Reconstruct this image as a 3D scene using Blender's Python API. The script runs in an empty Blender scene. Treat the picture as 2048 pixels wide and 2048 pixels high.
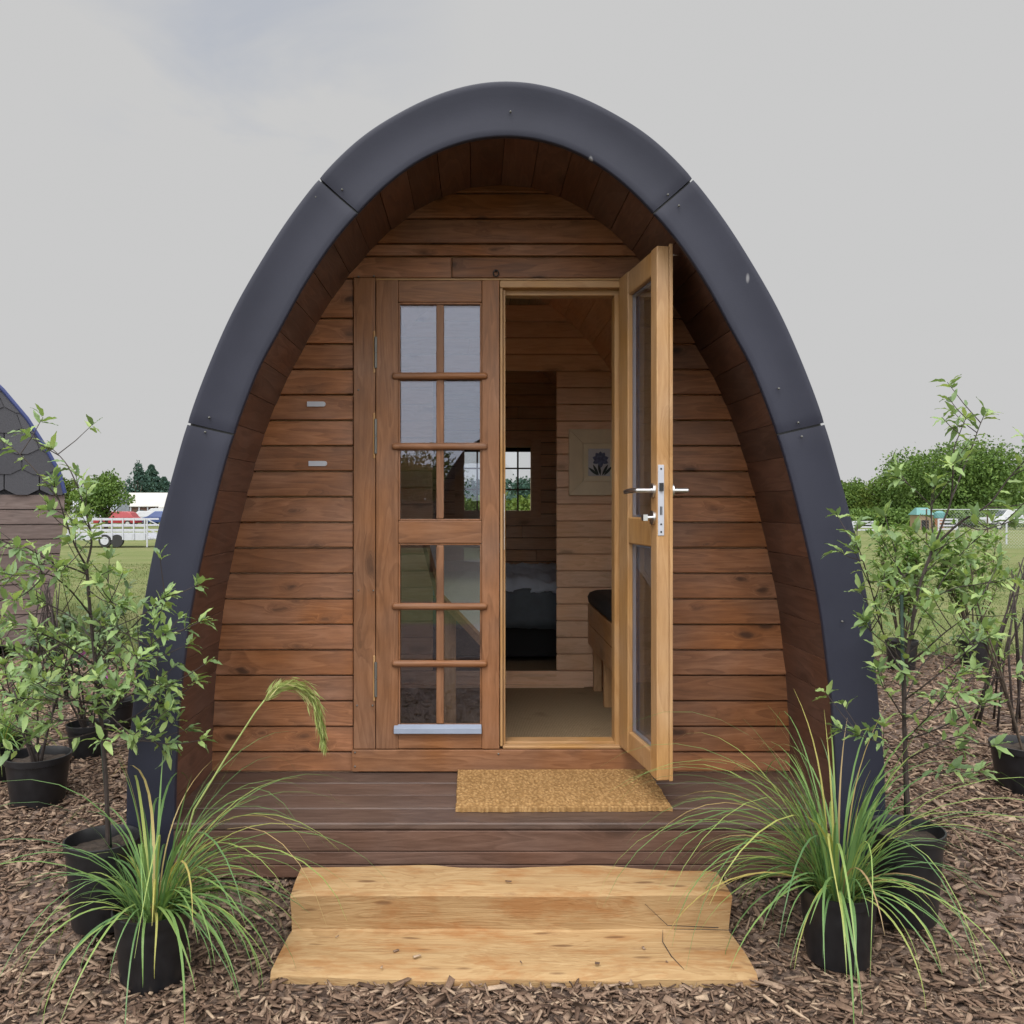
import bpy, bmesh, math, random
import numpy as np
from mathutils import Vector, Matrix, noise as mnoise
R = math.radians
random.seed(7); rng = np.random.default_rng(11)
S = bpy.context.scene
COL = S.collection

# ------------------------------------------------------------------ camera model
F, CX, CY = 1749.0, 950.0, 1010.0
CAMX, CAMZ = -0.105, 1.38
def P(px, py, d):
    return Vector(((px-CX)*d/F+CAMX, d, CAMZ-(py-CY)*d/F))
YF, YW = 2.985, 3.556            # rim plane, front wall plane
DECK = 0.296; FLOOR = 0.278; YP = 5.28; YB = 7.40

# ------------------------------------------------------------------ helpers
class MB:
    def __init__(s): s.v=[]; s.f=[]
    def add(s, vs, fs):
        o=len(s.v); s.v.extend([tuple(p) for p in vs]); s.f.extend([tuple(i+o for i in f) for f in fs])
    def box(s, x0,x1,y0,y1,z0,z1):
        s.add([(x0,y0,z0),(x1,y0,z0),(x1,y1,z0),(x0,y1,z0),(x0,y0,z1),(x1,y0,z1),(x1,y1,z1),(x0,y1,z1)],
              [(0,3,2,1),(4,5,6,7),(0,1,5,4),(1,2,6,5),(2,3,7,6),(3,0,4,7)])
    def hexa(s, p):   # 8 corner points in box order
        s.add(p,[(0,3,2,1),(4,5,6,7),(0,1,5,4),(1,2,6,5),(2,3,7,6),(3,0,4,7)])
    def tube(s, pts, r, n=8, cap=True):
        pts=[Vector(p) for p in pts]; rs=r if isinstance(r,(list,tuple)) else [r]*len(pts)
        rings=[]; prev=None
        for i,p in enumerate(pts):
            t=(pts[min(i+1,len(pts)-1)]-pts[max(i-1,0)])
            t=t.normalized() if t.length>1e-9 else Vector((0,0,1))
            if prev is None:
                a=Vector((0,0,1)) if abs(t.z)<.9 else Vector((1,0,0)); u=t.cross(a).normalized()
            else:
                u=(prev-t*prev.dot(t)); u=u.normalized() if u.length>1e-6 else t.orthogonal().normalized()
            prev=u; w=t.cross(u)
            rings.append([p+(u*math.cos(2*math.pi*k/n)+w*math.sin(2*math.pi*k/n))*rs[i] for k in range(n)])
        vs=[q for ring in rings for q in ring]; fs=[]
        for i in range(len(pts)-1):
            for k in range(n):
                fs.append((i*n+k,i*n+(k+1)%n,(i+1)*n+(k+1)%n,(i+1)*n+k))
        if cap:
            fs.append(tuple(range(n-1,-1,-1))); m=(len(pts)-1)*n; fs.append(tuple(m+k for k in range(n)))
        s.add(vs,fs)
    def lathe(s, prof, c=(0,0,0), n=28, axis='z'):
        vs=[];fs=[]
        for (r,z) in prof:
            for k in range(n):
                a=2*math.pi*k/n
                if axis=='z': vs.append((c[0]+r*math.cos(a),c[1]+r*math.sin(a),c[2]+z))
                elif axis=='y': vs.append((c[0]+r*math.cos(a),c[1]+z,c[2]+r*math.sin(a)))
                else: vs.append((c[0]+z,c[1]+r*math.cos(a),c[2]+r*math.sin(a)))
        for i in range(len(prof)-1):
            for k in range(n):
                fs.append((i*n+k,i*n+(k+1)%n,(i+1)*n+(k+1)%n,(i+1)*n+k))
        s.add(vs,fs)
    def build_each(s, name, mat, parent=None, **kw):
        # one object per connected piece
        par=list(range(len(s.v)))
        def find(i):
            while par[i]!=i: par[i]=par[par[i]]; i=par[i]
            return i
        for f in s.f:
            a=find(f[0])
            for i in f[1:]: par[find(i)]=a
        groups={}
        for f in s.f: groups.setdefault(find(f[0]),[]).append(f)
        out=[]
        for fs in groups.values():
            q=MB(); mp={}
            for f in fs:
                for i in f:
                    if i not in mp: mp[i]=len(q.v); q.v.append(s.v[i])
                q.f.append(tuple(mp[i] for i in f))
            out.append(q.build(name,mat,parent,**kw))
        return out
    def build(s, name, mat, parent=None, smooth=False, bevel=0, loc=None):
        me=bpy.data.meshes.new(name); me.from_pydata(s.v,[],s.f); me.update()
        o=bpy.data.objects.new(name,me); COL.objects.link(o)
        if mat: me.materials.append(mat)
        if parent is not None:
            o.parent=parent
            w=world_of(parent)
            me.transform(w.inverted())
        bm=bmesh.new(); bm.from_mesh(me); bmesh.ops.recalc_face_normals(bm,faces=bm.faces); bm.to_mesh(me); bm.free()
        if smooth:
            me.polygons.foreach_set('use_smooth',[True]*len(me.polygons))
            if smooth=='auto': me.set_sharp_from_angle(angle=R(40 if name!='rim_panel' else 62))
        if bevel:
            b=o.modifiers.new('bevel','BEVEL'); b.width=bevel; b.segments=2; b.limit_method='ANGLE'; b.angle_limit=R(40)
        return o
def world_of(o):
    m=Matrix.LocRotScale(o.location,o.rotation_euler,o.scale)
    return world_of(o.parent)@m if o.parent else m
def tag(o,label,cat,group=None,kind=None):
    if label: o['label']=label
    if cat: o['category']=cat
    if group: o['group']=group
    if kind: o['kind']=kind
    return o
def empty(name,loc,label,cat,group=None,rz=0):
    o=bpy.data.objects.new(name,None); COL.objects.link(o); o.location=loc; o.rotation_euler=(0,0,rz)
    o.empty_display_size=.1
    return tag(o,label,cat,group)
def dup_tree(o,parent=None):
    c=o.copy(); COL.objects.link(c)
    if parent is not None: c.parent=parent; c.matrix_parent_inverse=o.matrix_parent_inverse.copy()
    for ch in list(o.children): dup_tree(ch,c)
    return c
def np_mesh(name,V,Fq,mat,smooth=False):
    me=bpy.data.meshes.new(name)
    me.vertices.add(len(V)); me.vertices.foreach_set('co',np.asarray(V,np.float32).ravel())
    n=Fq.shape[1]; me.loops.add(Fq.size); me.loops.foreach_set('vertex_index',Fq.astype(np.int32).ravel())
    me.polygons.add(len(Fq)); me.polygons.foreach_set('loop_start',np.arange(0,Fq.size,n,dtype=np.int32))
    me.polygons.foreach_set('loop_total',np.full(len(Fq),n,np.int32))
    me.update(calc_edges=True); me.validate()
    if smooth: me.polygons.foreach_set('use_smooth',[True]*len(me.polygons))
    me.materials.append(mat)
    o=bpy.data.objects.new(name,me); COL.objects.link(o); return o

# ------------------------------------------------------------------ materials
def newmat(name):
    m=bpy.data.materials.new(name); m.use_nodes=True
    nt=m.node_tree; nt.nodes.clear()
    out=nt.nodes.new('ShaderNodeOutputMaterial'); b=nt.nodes.new('ShaderNodeBsdfPrincipled')
    nt.links.new(b.outputs[0],out.inputs[0]); return m,nt,b
class N:
    def __init__(s,nt): s.nt=nt
    def n(s,t,**kw):
        x=s.nt.nodes.new(t)
        for k,v in kw.items(): setattr(x,k,v)
        return x
    def l(s,a,b): s.nt.links.new(a,b)
    def ramp(s,fac,stops,interp='LINEAR'):
        r=s.n('ShaderNodeValToRGB'); r.color_ramp.interpolation=interp
        e=r.color_ramp.elements
        while len(e)<len(stops): e.new(.5)
        for q,(p,c) in zip(e,stops):
            q.position=p; q.color=(c if len(c)==4 else (*c,1)) if not isinstance(c,(int,float)) else (c,c,c,1)
        s.l(fac,r.inputs[0]); return r.outputs[0]
    def math(s,op,a,b=None,clamp=False):
        m=s.n('ShaderNodeMath',operation=op); m.use_clamp=clamp
        for i,q in enumerate((a,b)):
            if q is None: continue
            if isinstance(q,(int,float)): m.inputs[i].default_value=q
            else: s.l(q,m.inputs[i])
        return m.outputs[0]
    def mix(s,fac,a,b,blend='MIX'):
        m=s.n('ShaderNodeMix',data_type='RGBA',blend_type=blend)
        for sock,q in ((m.inputs[0],fac),(m.inputs[6],a),(m.inputs[7],b)):
            if isinstance(q,(int,float)): sock.default_value=q
            elif isinstance(q,tuple): sock.default_value=(*q,1) if len(q)==3 else q
            else: s.l(q,sock)
        return m.outputs[2]
    def noise(s,vec,scale,detail=4,rough=.55,dist=0):
        t=s.n('ShaderNodeTexNoise'); t.inputs['Scale'].default_value=scale; t.inputs['Detail'].default_value=detail
        t.inputs['Roughness'].default_value=rough; t.inputs['Distortion'].default_value=dist
        if vec is not None: s.l(vec,t.inputs['Vector'])
        return t.outputs['Fac']
    def mapping(s,vec,scale=(1,1,1),loc=(0,0,0),rot=(0,0,0)):
        m=s.n('ShaderNodeMapping'); m.inputs['Scale'].default_value=scale; m.inputs['Location'].default_value=loc
        m.inputs['Rotation'].default_value=rot
        s.l(vec,m.inputs['Vector']); return m.outputs[0]
    def bump(s,h,strength,dist,b):
        k=s.n('ShaderNodeBump'); k.inputs['Strength'].default_value=strength; k.inputs['Distance'].default_value=dist
        s.l(h,k.inputs['Height']); s.l(k.outputs[0],b.inputs['Normal'])
def plain(name,col,rough=.6,metal=0,var=.12,nscale=12,bump=.0,spec=.5):
    m,nt,b=newmat(name); g=N(nt)
    tc=g.n('ShaderNodeTexCoord').outputs['Object']
    nz=g.noise(tc,nscale,5)
    c0=tuple(c*(1-var) for c in col); c1=tuple(min(1,c*(1+var)) for c in col)
    g.l(g.ramp(nz,[(.3,c0),(.7,c1)]),b.inputs['Base Color'])
    b.inputs['Roughness'].default_value=rough; b.inputs['Metallic'].default_value=metal
    b.inputs['Specular IOR Level'].default_value=spec
    rr=g.math('MULTIPLY_ADD',nz,.15); g.nt.nodes[-1].inputs[2].default_value=rough-.07
    g.l(rr,b.inputs['Roughness'])
    if bump: g.bump(nz,bump,.01,b)
    return m
def wood(name,dark,mid,light,axis='x',rough=.55,knots=1.0,islandvar=.35,grain=1.0,stain=.4,bump=.25,spec=.35,knotscale=1):
    m,nt,b=newmat(name); g=N(nt)
    tc=g.n('ShaderNodeTexCoord').outputs['Object']
    ri=g.n('ShaderNodeNewGeometry').outputs['Random Per Island']
    cv=g.n('ShaderNodeCombineXYZ')
    for i,k in enumerate((37.0,23.0,51.0)): g.l(g.math('MULTIPLY',ri,k),cv.inputs[i])
    va=g.n('ShaderNodeVectorMath',operation='ADD'); g.l(tc,va.inputs[0]); g.l(cv.outputs[0],va.inputs[1])
    if axis in 'xyz': sc={'x':(1,9,9),'y':(9,1,9),'z':(9,9,1)}[axis]
    v=g.mapping(va.outputs[0],tuple(a*grain for a in sc))
    # knots
    kv=g.mapping(va.outputs[0],{'x':(4.2,9.5,9.5),'y':(9.5,4.2,9.5),'z':(9.5,9.5,4.2)}[axis])
    vo=g.n('ShaderNodeTexVoronoi'); vo.inputs['Scale'].default_value=.62*knotscale
    vo.inputs['Randomness'].default_value=1
    nzk=g.n('ShaderNodeTexNoise'); nzk.inputs['Scale'].default_value=2.5; g.l(kv,nzk.inputs['Vector'])
    kk=g.n('ShaderNodeVectorMath',operation='MULTIPLY_ADD'); g.l(nzk.outputs['Color'],kk.inputs[0]); kk.inputs[1].default_value=(.35,.35,.35); g.l(kv,kk.inputs[2])
    g.l(kk.outputs[0],vo.inputs['Vector'])
    sel=g.n('ShaderNodeSeparateColor'); g.l(vo.outputs['Color'],sel.inputs[0])
    dist=vo.outputs['Distance']
    kmask=g.ramp(dist,[(0,1.),(.10,.9),(.2,.25),(.36,0.)])
    kmask=g.math('MULTIPLY',kmask,g.ramp(sel.outputs[0],[(.30,0.),(.36,1.)]))
    # grain warped round knots
    gv=g.n('ShaderNodeVectorMath',operation='ADD'); g.l(v,gv.inputs[0])
    kx=g.n('ShaderNodeCombineXYZ'); wv=g.math('MULTIPLY',kmask,.55)
    for i in range(3): g.l(wv,kx.inputs[i])
    g.l(kx.outputs[0],gv.inputs[1])
    n1=g.noise(gv.outputs[0],1.2,2,.5,.6)
    n2=g.noise(gv.outputs[0],7,6,.7,.3)
    wav=g.math('FRACT',g.math('MULTIPLY',n1,9))
    rings=g.ramp(wav,[(0,0.),(.55,.5),(.9,1.),(1,.05)])
    t=g.math('ADD',g.math('MULTIPLY',rings,.20),g.math('MULTIPLY',n2,.80))
    col=g.ramp(t,[(.18,dark),(.5,mid),(.85,light)])
    # blotchy stain
    bl=g.noise(g.mapping(va.outputs[0],{'x':(1.2,3,3),'y':(3,1.2,3),'z':(3,3,1.2)}[axis]),2.2,4,.6)
    hv=g.n('ShaderNodeHueSaturation')
    val=g.math('ADD',g.math('MULTIPLY',bl,stain*1.4),g.math('MULTIPLY',ri,islandvar))
    val=g.math('ADD',val,1-stain*.7-islandvar*.5)
    g.l(val,hv.inputs['Value']); g.l(col,hv.inputs['Color'])
    sat=g.math('ADD',g.math('MULTIPLY',g.noise(va.outputs[0],3.1,2),.5),.76); g.l(sat,hv.inputs['Saturation'])
    c2=g.mix(g.math('MULTIPLY',kmask,.85*knots,clamp=True),hv.outputs[0],tuple(c*.45 for c in dark))
    g.l(c2,b.inputs['Base Color'])
    g.l(g.math('ADD',g.math('MULTIPLY',n2,.2),rough-.1),b.inputs['Roughness'])
    b.inputs['Specular IOR Level'].default_value=spec
    g.bump(t,bump,.004,b)
    return m
def leafmat(name,stops,trans=.35,rough=.45,big=None,vein=False):
    m,nt,b=newmat(name); g=N(nt)
    ri=g.n('ShaderNodeNewGeometry').outputs['Random Per Island']
    fac=ri
    if big:
        tc=g.n('ShaderNodeTexCoord').outputs['Object']
        nz=g.noise(tc,big,3,.6)
        fac=g.math('ADD',g.math('MULTIPLY',ri,.45),g.math('MULTIPLY',g.ramp(nz,[(.32,0.),(.68,1.)]),.55))
    c=g.ramp(fac,stops)
    g.l(c,b.inputs['Base Color']); b.inputs['Roughness'].default_value=rough; b.inputs['Specular IOR Level'].default_value=.35
    tr=g.n('ShaderNodeBsdfTranslucent'); g.l(g.mix(1.0,c,(1,1,.55),'MULTIPLY'),tr.inputs['Color'])
    mx=g.n('ShaderNodeMixShader'); mx.inputs[0].default_value=trans
    b.inputs['Specular IOR Level'].default_value=.12 if big else .35
    out=[n for n in nt.nodes if n.type=='OUTPUT_MATERIAL'][0]
    g.l(b.outputs[0],mx.inputs[1]); g.l(tr.outputs[0],mx.inputs[2]); g.l(mx.outputs[0],out.inputs[0])
    return m
def glassmat(name,ior,tint=(.80,.82,.84)):
    m=bpy.data.materials.new(name); m.use_nodes=True; nt=m.node_tree; nt.nodes.clear(); g=N(nt)
    out=g.n('ShaderNodeOutputMaterial'); tr=g.n('ShaderNodeBsdfTransparent'); tr.inputs[0].default_value=(*tint,1)
    gl=g.n('ShaderNodeBsdfGlossy'); gl.inputs['Roughness'].default_value=.0; gl.inputs['Color'].default_value=(.80,.85,1,1)
    lw=g.n('ShaderNodeLayerWeight'); 
    fr=g.math('ADD',g.math('MULTIPLY',g.math('POWER',lw.outputs['Facing'],4.0),.75),ior,clamp=True)
    mx=g.n('ShaderNodeMixShader'); g.l(fr,mx.inputs[0]); g.l(tr.outputs[0],mx.inputs[1]); g.l(gl.outputs[0],mx.inputs[2])
    tc=g.n('ShaderNodeTexCoord').outputs['Object']
    k=g.n('ShaderNodeBump'); k.inputs['Strength'].default_value=.02; k.inputs['Distance'].default_value=.01
    g.l(g.noise(tc,3,1),k.inputs['Height']); g.l(k.outputs[0],gl.inputs['Normal'])
    g.l(mx.outputs[0],out.inputs[0]); return m

M={}
M['wall']=wood('stained_siding',(.105,.043,.020),(.218,.094,.045),(.315,.15,.078),'x',rough=.5,islandvar=.35,stain=.6,knots=1.15,knotscale=2.0)
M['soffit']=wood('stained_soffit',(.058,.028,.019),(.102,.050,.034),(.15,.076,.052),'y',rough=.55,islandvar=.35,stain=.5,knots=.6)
M['stain_v']=wood('stained_joinery_upright',(.115,.050,.023),(.205,.094,.045),(.285,.142,.075),'z',rough=.5,islandvar=.2,stain=.4)
M['stain_h']=wood('stained_joinery_level',(.115,.048,.022),(.205,.092,.043),(.285,.14,.072),'x',rough=.5,islandvar=.2,stain=.4)
M['deck']=wood('dark_deck',(.048,.030,.024),(.088,.056,.044),(.13,.087,.069),'x',rough=.42,islandvar=.3,stain=.6,knots=.5,spec=.5)
M['skirt']=wood('dark_skirt',(.06,.031,.021),(.108,.060,.043),(.16,.095,.07),'x',rough=.5,islandvar=.3,stain=.6,knots=.8)
M['pine_v']=wood('clear_pine_upright',(.265,.135,.055),(.37,.21,.092),(.44,.27,.13),'z',rough=.42,islandvar=.12,stain=.18,knots=.35,bump=.1,knotscale=.6)
M['pine_h']=wood('clear_pine_level',(.265,.135,.057),(.37,.212,.096),(.44,.272,.132),'x',rough=.42,islandvar=.12,stain=.18,knots=.35,bump=.1,knotscale=.6)
M['lining']=wood('pine_lining',(.60,.365,.22),(.78,.51,.335),(.84,.60,.43),'x',rough=.5,islandvar=.2,stain=.2,knots=.8,knotscale=1.3)
M['lining_y']=wood('pine_ceiling',(.56,.33,.19),(.74,.47,.29),(.80,.55,.37),'y',rough=.5,islandvar=.2,stain=.2,knots=.8)
M['furn']=wood('pine_furniture',(.32,.16,.07),(.45,.25,.12),(.55,.33,.17),'y',rough=.45,islandvar=.15,stain=.2,knots=.5)
M['furn_z']=wood('pine_furniture_leg',(.36,.2,.09),(.5,.29,.14),(.58,.36,.19),'z',rough=.45,islandvar=.15,stain=.2,knots=.4)
M['black_plastic']=plain('black_pot_plastic',(.012,.012,.014),.38,var=.3,nscale=25,bump=.05)
M['steel']=plain('brushed_steel',(.62,.62,.63),.3,1,var=.06,nscale=40)
M['hinge']=plain('dull_zinc',(.16,.16,.15),.45,.6)
M['alu']=plain('powder_coat_sill',(.22,.255,.33),.4,.0,var=.06)
M['plate']=plain('grey_plate',(.40,.41,.46),.45,.0,var=.08)
M['dark_metal']=plain('dark_metal',(.03,.03,.032),.45,.6)
M['soil']=plain('potting_soil',(.045,.032,.024),.95,var=.5,nscale=60,bump=.8)
M['cushion']=plain('black_cushion',(.012,.012,.013),.8,var=.2,nscale=120,bump=.2)
M['white_paint']=plain('white_paint',(.40,.41,.45),.5,var=.08,nscale=4)
M['white_board']=plain('white_board',(.66,.63,.60),.5,var=.05)
M['tyre']=plain('rubber',(.02,.02,.02),.8)
M['bark']=plain('bark',(.07,.05,.036),.9,var=.5,nscale=30,bump=.6)
M['twig']=plain('dark_twig',(.035,.025,.022),.8,var=.4,nscale=40)
M['stake']=plain('green_stake',(.02,.05,.035),.6,var=.3)
M['glass']=glassmat('door_glass',.088)
M['glass_clear']=glassmat('window_glass',.05,(.95,.97,.97))

def mat_rim():
    m,nt,b=newmat('charcoal_membrane'); g=N(nt)
    tc=g.n('ShaderNodeTexCoord').outputs['Object']
    n1=g.noise(tc,3,4); n2=g.noise(tc,160,3)
    c=g.ramp(n1,[(.3,(.018,.0195,.034)),(.7,(.026,.028,.046))])
    # dusty scuffs
    v=g.n('ShaderNodeTexVoronoi'); v.inputs['Scale'].default_value=15; g.l(g.mapping(tc,(1,1,.35),rot=(0,.5,0)),v.inputs['Vector'])
    sc=g.ramp(v.outputs['Distance'],[(0,1.),(.10,1.),(.14,0.)])
    s2=g.n('ShaderNodeSeparateColor'); g.l(v.outputs['Color'],s2.inputs[0])
    sc=g.math('MULTIPLY',sc,g.ramp(s2.outputs[0],[(.90,0.),(.92,.6)]))
    g.l(g.mix(sc,c,(.3,.3,.32)),b.inputs['Base Color'])
    g.l(g.math('ADD',g.math('MULTIPLY',n1,.16),.40),b.inputs['Roughness'])
    b.inputs['Specular IOR Level'].default_value=.34
    g.bump(g.math('ADD',n2,g.math('MULTIPLY',g.noise(tc,5,3),2.5)),.06,.003,b); return m
M['rim']=mat_rim()
def mat_shingle():
    m,nt,b=newmat('slate_shingle'); g=N(nt)
    tc=g.n('ShaderNodeTexCoord').outputs['Object']; ri=g.n('ShaderNodeNewGeometry').outputs['Random Per Island']
    n=g.noise(tc,120,3); t=g.math('ADD',g.math('MULTIPLY',n,.5),g.math('MULTIPLY',ri,.5))
    g.l(g.ramp(t,[(.2,(.042,.042,.05)),(.8,(.075,.075,.085))]),b.inputs['Base Color']); b.inputs['Roughness'].default_value=.85
    g.bump(n,.5,.003,b); return m
M['shingle']=mat_shingle()
def mat_mat():
    m,nt,b=newmat('coir'); g=N(nt)
    tc=g.n('ShaderNodeTexCoord').outputs['Object']
    vo=g.n('ShaderNodeTexVoronoi'); vo.inputs['Scale'].default_value=1; g.l(g.mapping(tc,(85,60,1)),vo.inputs['Vector'])
    n=g.noise(tc,300,3,.7); n3=g.noise(g.mapping(tc,(10,4,1)),1.5,3)
    t=g.math('ADD',g.math('MULTIPLY',g.ramp(vo.outputs['Distance'],[(0,1.),(.7,0.)]),.42),g.math('ADD',g.math('MULTIPLY',n,.38),g.math('MULTIPLY',n3,.2)))
    g.l(g.ramp(t,[(.2,(.22,.12,.045)),(.5,(.38,.225,.095)),(.8,(.50,.32,.15))]),b.inputs['Base Color']); b.inputs['Roughness'].default_value=.95
    b.inputs['Specular IOR Level'].default_value=.1
    g.bump(t,1,.012,b); return m
M['coir']=mat_mat()
def mat_carpet():
    m,nt,b=newmat('sisal_carpet'); g=N(nt)
    tc=g.n('ShaderNodeTexCoord').outputs['Object']
    w=g.n('ShaderNodeTexWave'); w.inputs['Scale'].default_value=40; g.l(tc,w.inputs['Vector'])
    n=g.noise(tc,200,2); st=g.noise(tc,3.2,3)
    t=g.math('ADD',g.math('MULTIPLY',w.outputs['Fac'],.35),g.math('MULTIPLY',n,.65))
    c=g.ramp(t,[(.2,(.24,.17,.10)),(.8,(.40,.30,.19))])
    g.l(g.mix(g.ramp(st,[(.6,0.),(.72,.4)]),c,(.14,.09,.055)),b.inputs['Base Color']); b.inputs['Roughness'].default_value=.95
    b.inputs['Specular IOR Level'].default_value=.05
    g.bump(t,.5,.004,b); return m
M['carpet']=mat_carpet()
def mat_log():
    m,nt,b=newmat('sawn_log'); g=N(nt)
    tc=g.n('ShaderNodeTexCoord').outputs['Object']
    v=g.mapping(tc,(1,7,7)); n1=g.noise(v,1.8,4,.55,1.3); n2=g.noise(g.mapping(tc,(2,30,30)),2.4,4,.7)
    wav=g.math('FRACT',g.math('MULTIPLY',n1,7))
    t=g.math('ADD',g.math('MULTIPLY',g.ramp(wav,[(0,.1),(.8,1.),(1,.1)]),.25),g.math('MULTIPLY',n2,.75))
    c=g.ramp(t,[(.2,(.24,.135,.060)),(.5,(.335,.215,.103)),(.8,(.405,.278,.145))])
    bl=g.noise(g.mapping(tc,(1.6,4,4)),2.6,5,.65)
    c=g.mix(g.ramp(bl,[(.50,0.),(.66,.75)]),c,(.27,.12,.04))
    bl2=g.noise(g.mapping(tc,(2.5,9,9),loc=(5,2,1)),2.0,5,.7)
    c=g.mix(g.ramp(bl2,[(.60,0.),(.70,.6)]),c,(.19,.10,.05))
    vv=g.n('ShaderNodeTexVoronoi'); vv.inputs['Scale'].default_value=1; g.l(g.mapping(tc,(9,40,40)),vv.inputs['Vector'])
    ss=g.n('ShaderNodeSeparateColor'); g.l(vv.outputs['Color'],ss.inputs[0])
    kn=g.math('MULTIPLY',g.ramp(vv.outputs['Distance'],[(0,1.),(.22,.8),(.36,0.)]),g.ramp(ss.outputs[1],[(.88,0.),(.90,1.)]))
    c=g.mix(g.math('MULTIPLY',kn,.8),c,(.10,.045,.02))
    g.l(c,b.inputs['Base Color']); b.inputs['Roughness'].default_value=.75; b.inputs['Specular IOR Level'].default_value=.25
    g.bump(g.math('ADD',t,bl),.35,.008,b); return m
M['log']=mat_log()
def mat_chips():
    m,nt,b=newmat('bark_chip'); g=N(nt)
    ri=g.n('ShaderNodeNewGeometry').outputs['Random Per Island']
    tc=g.n('ShaderNodeTexCoord').outputs['Object']; n=g.noise(tc,140,3,.7)
    c=g.ramp(ri,[(0,(.08,.050,.036)),(.25,(.155,.098,.068)),(.6,(.235,.155,.11)),(.88,(.32,.228,.165)),(1,(.46,.34,.24))])
    g.l(g.mix(.55,c,g.ramp(n,[(.3,.35),(.7,1.)]),'MULTIPLY'),b.inputs['Base Color']); b.inputs['Roughness'].default_value=.85
    b.inputs['Specular IOR Level'].default_value=.25
    return m
M['chip']=mat_chips()
def mat_mulchbase():
    m,nt,b=newmat('mulch_ground'); g=N(nt)
    tc=g.n('ShaderNodeTexCoord').outputs['Object']
    v=g.n('ShaderNodeTexVoronoi'); v.inputs['Scale'].default_value=45; g.l(g.mapping(tc,(1,1.6,1)),v.inputs['Vector'])
    n=g.noise(tc,30,5,.7)
    s2=g.n('ShaderNodeSeparateColor'); g.l(v.outputs['Color'],s2.inputs[0])
    t=g.math('ADD',g.math('MULTIPLY',s2.outputs[0],.5),g.math('MULTIPLY',n,.5))
    g.l(g.ramp(t,[(.25,(.035,.022,.016)),(.5,(.125,.083,.063)),(.8,(.25,.18,.14))]),b.inputs['Base Color']); b.inputs['Roughness'].default_value=.95
    g.bump(t,1,.03,b); return m
M['mulch']=mat_mulchbase()
def mat_lawn():
    m,nt,b=newmat('mown_grass'); g=N(nt)
    tc=g.n('ShaderNodeTexCoord').outputs['Object']
    n1=g.noise(g.mapping(tc,(.5,1.1,1)),.35,5,.6); n2=g.noise(tc,9,5,.7); n3=g.noise(g.mapping(tc,(.3,1,1)),1.7,4,.6)
    t=g.math('ADD',g.math('MULTIPLY',n1,.45),g.math('ADD',g.math('MULTIPLY',n2,.25),g.math('MULTIPLY',n3,.3)))
    c=g.ramp(t,[(.3,(.085,.115,.036)),(.48,(.135,.16,.06)),(.62,(.19,.185,.09)),(.78,(.25,.215,.125))])
    g.l(c,b.inputs['Base Color']); b.inputs['Roughness'].default_value=.95; b.inputs['Specular IOR Level'].default_value=.1
    g.bump(n2,.8,.05,b); return m
M['lawn']=mat_lawn()
M['blade']=leafmat('lawn_blade',[(0,(.075,.11,.035)),(.5,(.13,.165,.06)),(.85,(.20,.20,.095)),(1,(.29,.24,.14))],.3,.6)
M['toe']=leafmat('tussock_blade',[(0,(.085,.175,.070)),(.35,(.14,.255,.09)),(.70,(.205,.33,.10)),(.88,(.30,.38,.11)),(.94,(.45,.40,.12)),(1,(.38,.27,.14))],.3,.42)
M['plume']=leafmat('seed_plume',[(0,(.30,.36,.10)),(.6,(.38,.46,.17)),(1,(.46,.40,.20))],.3,.6)
M['leaf']=leafmat('shrub_leaf',[(0,(.145,.225,.105)),(.4,(.205,.31,.13)),(.75,(.285,.405,.15)),(1,(.38,.49,.18))],.35,.4)
M['leaf2']=leafmat('bush_leaf',[(0,(.08,.155,.04)),(.5,(.15,.26,.06)),(1,(.25,.36,.10))],.35,.45)
M['leaf3']=leafmat('grey_bush_leaf',[(0,(.055,.10,.05)),(.5,(.10,.16,.08)),(1,(.17,.22,.12))],.3,.5)
M['pink']=leafmat('pink_petal',[(0,(.42,.10,.36)),(1,(.58,.22,.5))],.3,.5)
M['tree']=leafmat('broadleaf',[(0,(.04,.08,.022)),(.4,(.085,.145,.036)),(.75,(.13,.205,.05)),(1,(.18,.255,.07))],.25,.55,big=.8)
M['tree_l']=leafmat('light_broadleaf',[(0,(.05,.085,.018)),(.5,(.10,.15,.03)),(1,(.18,.22,.055))],.25,.55,big=.9)
M['tree_b']=leafmat('conifer',[(0,(.025,.055,.042)),(.5,(.05,.095,.075)),(1,(.09,.145,.115))],.2,.6,big=.7)

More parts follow.
